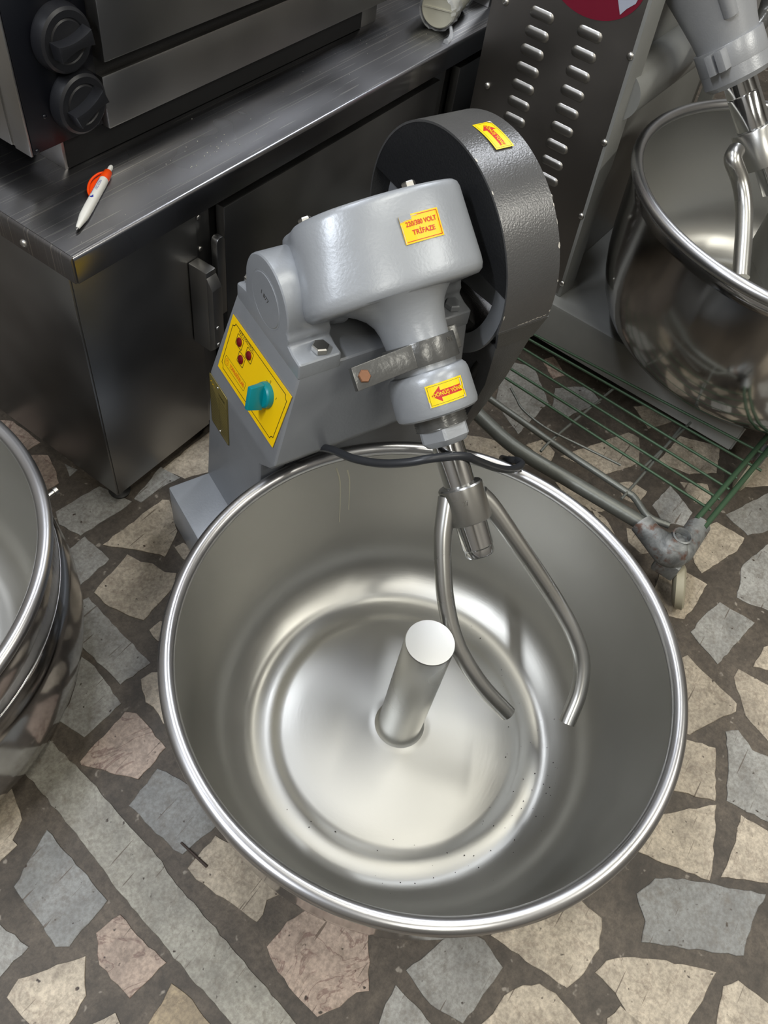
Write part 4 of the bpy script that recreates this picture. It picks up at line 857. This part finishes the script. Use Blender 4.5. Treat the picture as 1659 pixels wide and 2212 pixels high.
# stickers
def arrow_sticker(mp, w, h, torn=True, flipped=False):
    s = slab('direction_sticker', mp, w, h, M['yellow2'], mx, nx=14, ny=5); s['label'] = 'yellow sticker with a red arrow reading DÖNÜŞ YÖNÜ'
    e = .0022
    lines('printed_border', mp, [[(-w/2+e, -h/2+e), (w/2-e, -h/2+e), (w/2-e, h/2-e), (-w/2+e, h/2-e), (-w/2+e, -h/2+e)]], .0004, M['black'], s)
    n = 8; a = []
    body = [(-w*.16, h*.15), (w*.40, h*.17), (w*.34, 0), (w*.40, -h*.17), (-w*.16, -h*.15)]
    quads = [[(-w*.40, 0), (-w*.16, -h*.36), (-w*.16, 0)], [(-w*.40, 0), (-w*.16, 0), (-w*.16, h*.36)]]
    quads = []
    for i in range(8):
        u0_, u1_ = i/8, (i+1)/8; xa, xb = -w*.40+w*.24*u0_, -w*.40+w*.24*u1_
        quads.append([(xa, -h*.36*u0_), (xb, -h*.36*u1_), (xb, h*.36*u1_), (xa, h*.36*u0_)] if i else [(xa, 0), (xb, -h*.36*u1_), (xb, h*.36*u1_)])
    for i in range(n):
        xa, xb = -w*.17+(w*.51)*i/n, -w*.17+(w*.51)*(i+1)/n; quads.append([(xa, -h*.16), (xb, -h*.16), (xb, h*.16), (xa, h*.16)])
    quads += [[(w*.34, -h*.16), (w*.43, -h*.16), (w*.36, 0), (w*.34, 0)], [(w*.34, 0), (w*.36, 0), (w*.43, h*.16), (w*.34, h*.16)]]
    flat('printed_arrow', mp, quads, M['red'], s)
    text('DÖNÜŞ YÖNÜ', mp, w*.03, 0, h*.235, M['yellow2'], s, sx=.92, lift=.0011, bold=.0001)
    return s
cm = cyl_map(T, .0540, math.radians(101), .0885, rot=0)
st1 = arrow_sticker(cm, .050, .027)
for tp_ in ([[(.0195, .002), (.0205, .0105), (.0222, .0105), (.0210, .002)], [(.0225, -.004), (.0245, -.004), (.0245, .003)], [(.020, -.0135), (.022, -.009), (.0225, -.0135)], [(-.025, -.006), (-.0237, -.007), (-.0235, -.0135), (-.025, -.0135)]]): flat('torn_corner', cm, [tp_], M['torn'], st1, lift=.0012)
def head_map(x, y, l):
    s = -.1025; X = .012 + x
    prof = [(-.098, .024), (-.080, .0385), (-.055, .0515), (-.028, .060), (0, .0645), (.030, .0655), (.058, .0615), (.082, .0525), (.099, .0375), (.107, .016)]
    for (xa, ya), (xb, yb) in zip(prof[:-1], prof[1:]):
        if X <= xb: t = (X-xa)/(xb-xa); Y = ya + (yb-ya)*t; break
    g = 1.0075 + (s+.11)*.2
    return T(X*g, (Y+.02)*g - .0198 + l, s - y)
hs = slab('voltage_sticker', head_map, .0520, .032, M['yellow'], mx, nx=10, ny=4, t=.0006); hs['label'] = 'yellow sticker reading 220/380 VOLT TRİFAZE'
text('220/380 VOLT', head_map, 0, .0052, .0078, M['red'], hs, sx=.86, lift=.0014, bold=.00014); text('TRİFAZE', head_map, .0005, -.0050, .0078, M['red'], hs, sx=1.0, lift=.0014, bold=.00014)
lines('printed_border', head_map, [[(-.0230, -.0137), (.0235, -.0137), (.0235, .0140)], [(-.006, .0140), (.0235, .0140)]], .0007, M['red'], hs, lift=.0013)
flat('torn_edge', head_map, [[(-.0262, .0095), (-.018, .0110), (-.012, .0108), (-.0115, .0163), (-.0262, .0163)]], M['grey'], hs, lift=.0013)
lines('torn_rim', head_map, [[(-.0258, .0090), (-.018, .0105), (-.012, .0104), (-.0110, .0140), (-.004, .0136)], [(-.0256, .006), (-.0253, -.0155)]], .0006, M['torn'], hs, lift=.0015)
# ---- control panel on the sloping side
k = .3; up = (A.x*k + A.z).normalized(); PF = FR(A(-.069, -.488, .39) + (A.x*k+A.z)*.0205, FY, up, -FX); PF.z = PF.x.cross(PF.y)
def pm(x, y, l): return PF.o + PF.x*x + PF.y*y + PF.z*(l + .0005)
pc = lambda x, y, l: pm(x+.0860, y+.0455, l)
cp = slab('control_plate', pc, .1705, .0900, M['yellow'], mx, nx=2, ny=2, t=.0009); cp['label'] = 'yellow control plate reading FAZ KONTROL with three red lamps and a teal switch'
e = .0065; r = .006; w, h = .172, .0905; x0, x1, y0, y1 = .001+e, w-e, .001+e, h-e
def notch(cx, cy, a0, a1): return [(cx+r*math.cos(math.radians(a0+(a1-a0)*i/8)), cy+r*math.sin(math.radians(a0+(a1-a0)*i/8))) for i in range(9)]
bd = notch(x0, y0, 90, 0) + notch(x1, y0, 180, 90) + notch(x1, y1, 270, 180) + notch(x0, y1, 0, -90); bd.append(bd[0])
lines('printed_border', pm, [bd], .0011, M['black'], cp, lift=.0012)
text('FAZ KONTROL', pm, .0475, .0810, .0062, M['black'], cp, lift=.0013, sx=1.05)
def rrect(x0, y0, x1, y1, r): return arc(x0+r, y0+r, r, 180, 270, 4) + arc(x1-r, y0+r, r, 270, 360, 4) + arc(x1-r, y1-r, r, 0, 90, 4) + arc(x0+r, y1-r, r, 90, 180, 4)
q = rrect(.0125, .0165, .0750, .0300, .0022); q.append(q[0])
lines('logo_frame', pm, [q], .0006, M['black'], cp, lift=.0012)
text('TOPALOĞULLARI', pm, .0500, .0232, .0085, M['orange'], cp, lift=.0013, sx=.66, bold=.00025)
lines('logo_ring', pm, [arc(.0195, .0232, .0048, 20, 340, 20), arc(.0195, .0232, .0028, -60, 220, 14), [(.0195, .0205), (.0195, .0262)]], .0006, M['orange'], cp, lift=.0012)
for (lx, ly) in ((.0335, .0690), (.0625, .0690), (.0480, .0505)):
    q = [(lx-.0088, ly-.0078), (lx+.0088, ly-.0078), (lx+.0088, ly+.0078), (lx-.0088, ly+.0078)]
    q = rrect(lx-.0088, ly-.0080, lx+.0088, ly+.0080, .0018); q.append(q[0])
    lines('lamp_frame', pm, [q], .0010, M['black'], cp, lift=.0012)
    lathe('indicator_lamp', FR(pm(lx, ly, .0008), PF.x, PF.y, PF.z), [(.0062, 0), (.0064, .0016), (.0054, .0026), (.0030, .0033), (0, .0036)], M['lens'], cp, n=28)
kf = FR(pm(.124, .053, .0008), PF.x, PF.y, PF.z)
sw = lathe('switch_knob', kf, [(0, 0), (.0180, 0), (.0182, .003), (.0172, .0075), (.0150, .0095), (0, .0095)], M['teal'], cp, n=48)
a = math.radians(-72); gf = FR(kf(0, 0, .008), kf.d(math.cos(a), math.sin(a), 0), kf.d(-math.sin(a), math.cos(a), 0), kf.z)
# tapered grip bar standing on the knob
g0 = [gf(-.0165, -.0055, 0), gf(.0195, -.0055, 0), gf(.0195, .0055, 0), gf(-.0165, .0055, 0)]
g1 = [gf(-.0125, -.0048, .020), gf(.0185, -.0040, .022), gf(.0185, .0040, .022), gf(-.0125, .0048, .020)]
text('0', pm, .1225, .0735, .0066, M['black'], cp, lift=.0013); text('1', pm, .1445, .0640, .0066, M['black'], cp, lift=.0013, rot=-15)
lines('tick_mark', pm, [[(.1135, .0695), (.1175, .0705)]], .0006, M['black'], cp, lift=.0012)
g = loft('knob_grip', [g0, g1], M['teal'], mx, bevel=.0014); g.parent = sw; g.location = WL[g] - WL[sw]
# ---- brass name plate below
NF = FR(A(-.0695, -.4765, .332), FY, (0, 0, 1), -FX)
nm = lambda x, y, l: NF.o + NF.x*x + NF.y*y - A.x*(l+.0002) + NF.y*(-.0)
np_ = prism('name_plate', NF, rrect(-.0305, -.0525, .0305, .0525, .004), -.0002, .0010, M['brass'], mx, bevel=.0002)
q = rrect(-.0300, -.052, .0300, .052, .004); q.append(q[0]); lines('plate_edge', nm, [q], .0007, M['black'], np_, lift=.0010)
text('TOSMAK', nm, .0120, .0350, .0072, M['black'], np_, sx=.75, lift=.0011)
ent = []
for i in range(11): ent += [[(-.027, .024-.0066*i), (-.003 if i % 2 else .000, .024-.0066*i)], [(.003, .024-.0066*i), (.028, .024-.0066*i)]]
ent.append([(.0015, .027), (.0015, -.043)])
le = lines('engraved_lines', nm, ent, .0005, M['black'], np_, lift=.0010); le['kind'] = 'stuff'
lines('plate_emblem', nm, [[(-.026, .038), (-.021, .0435), (-.019, .037), (-.015, .041), (-.012, .036)]], .0010, M['yellow'], np_, lift=.0011)
for z in (.0470, -.0475): lathe('rivet', FR(nm(0, z, .0008), NF.x, NF.y, -A.x), [(.0022, 0), (.0018, .0009), (0, .0012)], M['bolt'], np_, n=12)
# ---- belt guard on the right side : open-faced shell
GU0, GU1 = .240, .326; gy, gz, GR = -.430, .565, .167
GF = FR(A(0, 0, 0), FY, (0, 0, 1), FX)
out = arc(gy, gz, GR, 0, 182, 48)
inn = arc(gy, gz, GR-.003, 0, 182, 48)
# rolled band over the pulley, running down the front and the back
out = [(-.2632, .545)] + out + [(-.590, .50)]; inn = [(-.2662, .545)] + inn + [(-.587, .50)]
guard = loft('belt_guard', [[GF(y, z, GU0) for y, z in out], [GF(y, z, GU1) for y, z in out], [GF(y, z, GU1) for y, z in inn], [GF(y, z, GU0) for y, z in inn], [GF(y, z, GU0) for y, z in out]], M['char'], mx, cap=False, closed=False, sharp=30)
prism('outer_plate', GF, inn, GU1-.003, GU1, M['char'], guard, sharp=30)
low = [(.549, -.2640, -.590, .240), (.500, -.279, -.585, .262), (.400, -.299, -.575, .286), (.300, -.326, -.560, .297), (.180, -.360, -.540, .302), (.060, -.390, -.520, .302)]
loft('lower_guard', [[GF(yf, z, x0), GF(yf, z, GU1+.0008), GF(yb, z, GU1+.0008), GF(yb, z, x0)] for z, yf, yb, x0 in low[1:]], M['char'], guard, bevel=.0015, sharp=25)
loft('lower_guard_lip', [[GF(yf+.0015, z, x0), GF(yf+.0015, z, GU1+.0008), GF(yf-.0025, z, GU1+.0008), GF(yf-.0025, z, x0)] for z, yf, yb, x0 in low[:2]], M['char'], guard, sharp=25)
box('guard_side', GF, (-.587, .06, GU1-.003), (-.385, .52, GU1-.001), M['char'], guard, bevel=0)
fp = arc(gy, gz, GR-.0025, 12, 168, 44)
prism('face_plate', GF, fp, GU0+.0005, GU0+.003, M['blackface'], guard, sharp=30)
# pulley behind the face plate
PY, PZ = -.420, .566
pf_ = FR(A(.250, PY, PZ), FY, (0, 0, 1), FX)
pul = lathe('belt_pulley', pf_, [(.118, .004), (.134, .0), (.145, .0), (.146, .004), (.138, .010), (.138, .016), (.146, .022), (.138, .028), (.138, .034), (.146, .040), (.143, .044), (.128, .044), (.118, .040), (.118, .004)], M['greyd'], mx, n=72, sharp=30)
lathe('pulley_hub', pf_, [(0, -.006), (.026, -.006), (.028, 0), (.028, .046), (0, .046)], M['greyd'], pul, n=36)
for i in range(3):
    an = math.radians(2 + 120*i); f3 = FR(pf_(0, 0, .012), pf_.d(math.cos(an), math.sin(an), 0), pf_.d(-math.sin(an), math.cos(an), 0), pf_.z)
    hexa('pulley_spoke', f3, [(.022, -.028, 0), (.122, -.018, 0), (.122, .018, 0), (.022, .028, 0)], [(.022, -.028, .018), (.122, -.018, .018), (.122, .018, .018), (.022, .028, .018)], M['greyd'], pul, bevel=.003)
bt = [GF(PY+.1425*math.cos(math.radians(t)), PZ+.1425*math.sin(math.radians(t)), .282) for t in range(10, 200, 6)] + [GF(-.50, .12, .290), GF(-.46, .085, .290), GF(-.43, .085, .290), GF(-.40, .12, .290)]
tube('drive_belt', bt + [bt[0]], .0070, M['belt'], mx, n=8)
gm = lambda x, y, l: GF(gy + (GR+.0006+l)*math.cos(math.radians(85.5)-x/GR), gz + (GR+.0006+l)*math.sin(math.radians(87)-x/GR), .2900 + y)
sg = arrow_sticker(gm, .054, .028)
flat('torn_corner', gm, [[(-.027, .009), (-.0245, .010), (-.022, .014), (-.027, .014)]], M['torn'], sg, lift=.0012)
# paint chips on the guard edges and along its seam
rc = random.Random(5); vs = []; fs = []
def chip(t, x, a, b):
    s_ = len(vs); k_ = 7
    for i in range(k_):
        an = 2*math.pi*i/k_; r_ = rc.uniform(.7, 1.2); tt = math.radians(t) + a*r_*math.cos(an)/GR
        vs.append(GF(gy+(GR+.0005)*math.cos(tt), gz+(GR+.0005)*math.sin(tt), x+b*r_*math.sin(an)))
    fs.append(tuple(range(s_, s_+k_)))
for t, x, a, b in ((30, .3245, .004, .0016), (47, .3250, .0025, .001), (58, .2410, .003, .001), (3, .2412, .004, .0012), (14, .3250, .002, .001), (74, .2412, .003, .0012), (40, .3252, .005, .0006), (-2, .3245, .002, .0015)): chip(t, x, a, b)
for i in range(9): chip(-4.2+rc.uniform(-.3, .3)-i*.12, .318-.0062*i, .0009, .0034)
pch = mk('paint_chips', vs, fs, M['torn'], guard, smooth=False, recalc=False); pch['kind'] = 'stuff'
bowl = bowl_parts(.489, .136, .33, .3285, .272, mx)
# dried drips on the inner wall
for k, pts in enumerate(([(59.4, .306), (58.0, .2734), (57.4, .2244), (57.2, .176)], [(56.1, .296), (55.1, .268), (54.5, .20)])):
    pp_ = []
    for a_, z_ in pts:
        rw = .3145 + (z_-.20)*.083 if z_ > .2 else .3085 + (z_-.155)*.133
        pp_.append((.489+(rw-.0002)*math.cos(math.radians(a_)), .136+(rw-.0002)*math.sin(math.radians(a_)), z_))
    tube('dried_drip', pp_, lambda t: .0016*(1-.5*t), M['drip'], bowl, n=8, m=4)
# specks in the bowl
rc = random.Random(11); vs = []; fs = []
for i in range(70):
    rr = rc.uniform(.17, .26); an = rc.gauss(-100, 45)
    z = .0445 if rr < .23 else .0445+(rr-.23)*.55
    if rr < .19: z = .0505
    bit(vs, fs, (.489+rr*math.cos(math.radians(an)), .136+rr*math.sin(math.radians(an)), z+.0008), rc.uniform(.0004, .0012), rc)
sp = mk('dough_specks', vs, fs, M['speck']); tag(sp, 'tiny dark specks on the floor of the centre bowl', 'crumbs', kind='stuff')
# ---------------- cable over the bowl
ca = tube('power_cable', [A(*p) for p in CABLE], .0056, M['cable'], None, n=14, m=8)
tag(ca, 'black rubber power cable draped across the centre bowl rim', 'cable')

# ================================================================ RIGHT MIXER
t2 = math.radians(-91.6); GX = Vector((-math.sin(t2), math.cos(t2), 0)); GY = Vector((math.cos(t2), math.sin(t2), 0))
B = FR((1.46, .401, 0), GX, GY, (0, 0, 1))
m2 = root('large_dough_mixer', B(.15, -.15, 0), 'tall dough mixer with louvred side panel, maroon oval sticker and steel bowl, right', 'mixer')
# base beam (folded channel)
ch = [(-.033, .060), (-.033, .152), (-.031, .158), (-.025, .160), (.335, .160), (.341, .158), (.343, .152), (.343, .060), (.339, .060), (.339, .150), (-.029, .150), (-.029, .060)]
loft('base_beam', [[B(x, y, z) for x, z in ch] for y in (-.36, .466)], M['m2grey'], m2, sharp=50)
box('beam_end', B, (-.033, .466, .062), (.343, .470, .158), M['m2grey'], m2, bevel=.002)
for (x, y) in ((.06, .38), (.25, .38), (.06, -.28)):
    cw = lathe('caster_wheel', FR(B(x-.015, y, .032), GY, (0, 0, 1), GX), [(0, 0), (.030, 0), (.032, .004), (.032, .024), (.030, .028), (0, .028)], M['belt'], m2, n=28)
    box('caster_fork', B, (x-.02, y-.02, .045), (x+.018, y+.02, .150), M['clamp'], cw, bevel=.002)
# column
CT = 1.02
loft('column_shell', [[B(.003, -.316, z), B(.62, -.316, z), B(.62, -.045-(z-.16)*.055, z), B(.003, -.045-(z-.16)*.055, z)] for z in (.160, CT)], M['m2grey'], m2, bevel=.003)
sp_ = loft('side_panel', [[B(-.0015, -.318-(z-.16)*.012, z), B(.0030, -.318-(z-.16)*.012, z), B(.0030, -.006-(z-.16)*.052, z), B(-.0015, -.006-(z-.16)*.052, z)] for z in (.165, CT)], M['m2panel'], m2, bevel=.0008)
loft('front_flange', [[B(-.002, -.006-(z-.16)*.052, z), B(.050, -.002-(z-.16)*.052, z), B(.052, -.034-(z-.16)*.052, z), B(.0, -.034-(z-.16)*.052, z)] for z in (.160, CT)], M['m2grey'], m2, bevel=.0015)
loft('front_flange', [[B(.595, -.002-(z-.16)*.052, z), B(.623, -.006-(z-.16)*.052, z), B(.621, -.034-(z-.16)*.052, z), B(.595, -.034-(z-.16)*.052, z)] for z in (.160, CT)], M['m2grey'], m2, bevel=.0015)
def louvre(y, z):
    L = .050; H = .0190; rings = []
    for i in range(9):
        a = math.pi*i/8; k = math.sin(a)
        rings.append(None)
    vs = []; fs = []; NX, NZ = 18, 7
    for j in range(NZ+1):
        for i in range(NX+1):
            u = -1+2*i/NX; v = -1+2*j/NZ
            xx = max(0, (abs(u)*L/2-(L/2-H/2))/(H/2)); r2 = min(1.0, math.hypot(xx, v)); hgt = .0042*math.sqrt(max(0, 1-r2**2.6))
            sc = 1.0
            if xx > 0 and math.hypot(xx, v) > 1: sc = 1/math.hypot(xx, v)
            yy = (L/2-H/2)*(1 if u > 0 else -1) + (H/2)*xx*sc*(1 if u > 0 else -1) if xx > 0 else u*L/2
            vs.append(B(-.0016-hgt, y+yy, z+v*sc*H/2))
    for j in range(NZ):
        for i in range(NX): a = j*(NX+1)+i; fs.append((a, a+1, a+NX+2, a+NX+1))
    return mk('louvre', vs, fs, M['louvre'], sp_, sharp=80)
first = None
for i in range(17): louvre(-.2200, .6565-.0316*i) if i < 14 else None
for i in range(13): louvre(-.1230+.0007*i, .6600-.0336*i*1.005)
for (y, z) in ((-.040, .655), (-.031, .504), (-.024, .353), (-.012, .194), (-.295, .652), (-.294, .503), (-.292, .353)): screw('panel_screw', FR(B(-.0015, y, z), GY, (0, 0, 1), -GX), .0065, M['bolt'], m2)
# maroon oval with pale figure, cut off by the picture's top edge
om = lambda x, y, l: B(-.0020-l, -.143+x, .748+y)
# oval seen from its lower part; drawn as a tilted ellipse
el = [(.0, 0)]
ov_pts = [(.092*math.cos(2*math.pi*i/48), .066*math.sin(2*math.pi*i/48)) for i in range(48)]
osk = prism('oval_sticker', FR(B(-.0018, -.143, .748), GY, (0, 0, 1), -GX), ov_pts, -.0002, .0006, M['maroon'], m2)
osk['label'] = 'maroon oval sticker with a pale figure'
flat('pale_shape', om, [[(.062, -.042), (.070, -.030), (.082, -.018), (.085, 0), (.080, .02), (.050, .03), (.018, .012), (.035, -.008), (.050, -.022)], [(x*.016+.002, y*.016-.012) for x, y in arc(0, 0, 1, 0, 330, 14)], [(-.06, .0), (-.03, .03), (.0, .035), (-.01, .01), (-.04, -.004)]], M['pale'], osk, lift=.0010)
# arm, neck, clamp, shaft, hub, tine on a slanting axis
ux = .150
ax0 = B(ux, .019, .727); ax1 = B(ux, .210, .536)
ez = (ax1-ax0).normalized(); ex = GX.copy(); ey = ez.cross(ex)
if ey.z < 0: ey = -ey
T2 = FR(ax0, ex, ey, ez); Ls = (ax1-ax0).length
arm = []
for (s, rx, ry) in ((-.20, .125, .09), (-.13, .110, .082), (-.06, .083, .072), (.0, .064, .062), (.045, .054, .054), (.075, .050, .050)):
    arm.append([T2(rx*math.copysign(abs(math.cos(2*math.pi*j/64))**.85, math.cos(2*math.pi*j/64)), ry*math.copysign(abs(math.sin(2*math.pi*j/64))**.85, math.sin(2*math.pi*j/64)), s) for j in range(64)])
loft('arm_casting', arm, M['cast'], m2, sharp=60)
for sx in (-1, 1): tube('arm_rib', [T2(sx*.088, .052, -.15), T2(sx*.066, .046, -.06), T2(sx*.046, .036, .03)], lambda t: .018-.006*t, M['cast'], m2, n=14, m=5)
lathe('pivot_tube', FR(B(.03, -.05, .575), (0, 0, 1), GY, GX), [(0, 0), (.045, 0), (.045, .30), (0, .30)], M['m2grey'], m2, n=40)
c2 = lathe('clamp_band', T2, [(.050, .068), (.0585, .068), (.0585, .106), (.050, .106)], M['cast'], m2, n=56, sharp=30, bevel=.001)
box('clamp_ear', T2, (-.080, .005, .070), (-.050, .018, .104), M['cast'], c2, bevel=.0015); box('clamp_ear', T2, (-.080, -.012, .070), (-.050, .000, .104), M['cast'], c2, bevel=.0015)
lathe('lower_flange', T2, [(0, .102), (.058, .102), (.058, .128), (.052, .136), (0, .136)], M['cast'], m2, n=56, sharp=30)
hd = tube('clamp_handle', [T2(.055, .010, .085), T2(.095, .020, .075), T2(.120, .030, .060), T2(.125, .05, .030)], lambda t: .012+.006*t, M['clamp'], m2, n=12, m=5)
lathe('tool_shaft', T2, [(0, .134), (.0280, .134), (.0285, .160), (.0278, .161), (.0285, .163), (.0285, .228), (0, .228)], M['chrome'], m2, n=44, sharp=30)
h2 = lathe('fork_hub', T2, [(0, .222), (.038, .222), (.040, .225), (.040, .290), (0, .290)], M['tool'], m2, n=44, sharp=35)
tube('fork_tine', [B(*p) for p in TINE_C], .0150, M['tool'], h2, n=20, m=6)
tube('fork_tine', [B(.300-p[0], p[1], p[2]) for p in TINE_C], .0150, M['tool'], h2, n=20, m=6)
tube('journal', [T2(0, 0, .29), T2(0, 0, .345)], .020, M['chrome'], h2, n=24)
bw2 = bowl_parts(*B(.150, .357, 0)[:2], .50, .353, .29, m2, postr=.056, postz=.485, n=160, pofs=(-.028, .026))
lathe('turntable', FR(B(.150, .357, .158), GX, GY, (0, 0, 1)), [(0, 0), (.09, 0), (.085, .03), (0, .03)], M['clamp'], m2, n=40)

# ================================================================ LEFT BOWL
lb = root('mixing_bowl', (.046, .832, 0), 'stainless steel mixing bowl with step ring, cut off by the left edge', 'bowl')
bx3 = [(.3270, .322), (.3275, .30), (.3290, .2450), (.3280, .2438), (.3305, .2425), (.3370, .20), (.3410, .155), (.3400, .115), (.3330, .075), (.3180, .042), (.295, .018), (.265, .006), (.22, .001), (0, .001)]
b3 = bowl_parts(.046, .832, .33, .3285, .262, lb, n=180, bx=[(r, .33-(.33-z)*.272/.262 if z < .3 else z) for r, z in bx3])
torus('weld_bead', FR((.046, .832, .2432), (1, 0, 0), (0, 1, 0), (0, 0, 1)), .3296, .0009, M['rim'], b3, n=160, m=6)
lathe('clamp_stud', FR((.375, .742, .222), (0, 1, 0), (0, 0, 1), (1, 0, 0)), [(0, 0), (.004, 0), (.004, .012), (.006, .012), (.006, .018), (0, .019)], M['bolt'], lb, n=14)

# ================================================================ WIRE RACK
rk = root('wire_rack', (1.22, .15, 0), 'low green and grey wire rack on casters standing between the two mixers', 'rack')
for a, b in RACK_WIRES: tube('rack_wire', [a, b], .0027, M['rackgreen'], rk, n=8)
tube('rack_wire', RACK_BENT, .0024, M['rackgrey'], rk, n=8, m=5)
for i, y in enumerate((.0, .0)): pass
tube('support_rod', RACK_ROD, .0065, M['rackgrey'], rk, n=12, m=6)
tube('frame_tube', RACK_TUBE, .0140, M['rackgrey'], rk, n=18, m=6)
for a, b in RACK_END: tube('end_bar', [a, b], .0055, M['rackgreen'], rk, n=12)
for p in RACK_CROSS[:2]: tube('cross_wire', p, .0028, M['rackgrey'], rk, n=8, m=4)
tube('cross_wire', [(1.172, .056, .118), (1.36, .030, .118)], .0028, M['rackgrey'], rk, n=8)
cp_ = RACK_CORNER
kc = tube('corner_casting', [cp_[0], ((cp_[0][0]+cp_[1][0])/2-.002, (cp_[0][1]+cp_[1][1])/2, .108), cp_[1], ((cp_[1][0]+cp_[2][0])/2, (cp_[1][1]+cp_[2][1])/2-.006, .108), cp_[2], cp_[3]], lambda t: .021+.012*math.exp(-((t-.5)/.22)**2), M['casting'], rk, n=22, m=6)
so = lathe('post_socket', FR((1.0575, -.070, .100), (1, 0, 0), (0, 1, 0), (0, 0, 1)), [(.014, .012), (.018, .042), (.0150, .043), (.0135, .040), (.0125, .014), (0, .014)], M['casting'], kc, n=24)
lathe('caster_wheel', FR((1.035, -.105, .042), (0, .35, .94), (.9, .35, 0), (.30, -.95, 0)), [(0, 0), (.026, 0), (.034, .002), (.040, .006), (.040, .020), (.034, .024), (0, .024)], M['cream'], rk, n=32)
box('caster_yoke', WORLD, (1.020, -.100, .060), (1.062, -.055, .100), M['casting'], rk, bevel=.006)
for (x, y) in ((1.40, -.12),):
    lathe('caster_wheel', FR((x, y-.012, .040), (1, 0, 0), (0, 0, 1), (0, 1, 0)), [(0, 0), (.030, 0), (.0395, .004), (.0395, .020), (.030, .024), (0, .024)], M['cream'], rk, n=28)
    tube('caster_stem', [(x, y, .075), (x, y, .120)], .012, M['casting'], rk, n=16)

# ================================================================ SPLINTER ON THE FLOOR
sv = tube('wood_splinter', [SPL[0], SPL[1]], lambda t: .0016 if t < .5 else .0022, M['wood'], None, n=8)
tag(sv, 'thin dark wooden splinter lying on the floor left of the centre bowl', 'splinter')
# ceiling battens
for (lx, ly, ll, la, lw, lc) in LAMPS:
    f = FR((lx, ly, CEIL), (math.cos(math.radians(la)), math.sin(math.radians(la)), 0), (-math.sin(math.radians(la)), math.cos(math.radians(la)), 0), (0, 0, 1))
    box('trim_1', f, (-ll/2-.03, -.07, -.06), (ll/2+.03, .07, 0), M['ceil'], None)['kind'] = 'structure'
for ob in SC.objects:
    if ob.type == 'MESH' and ob.name.startswith('trim_1'): ob.name = 'trim_1'
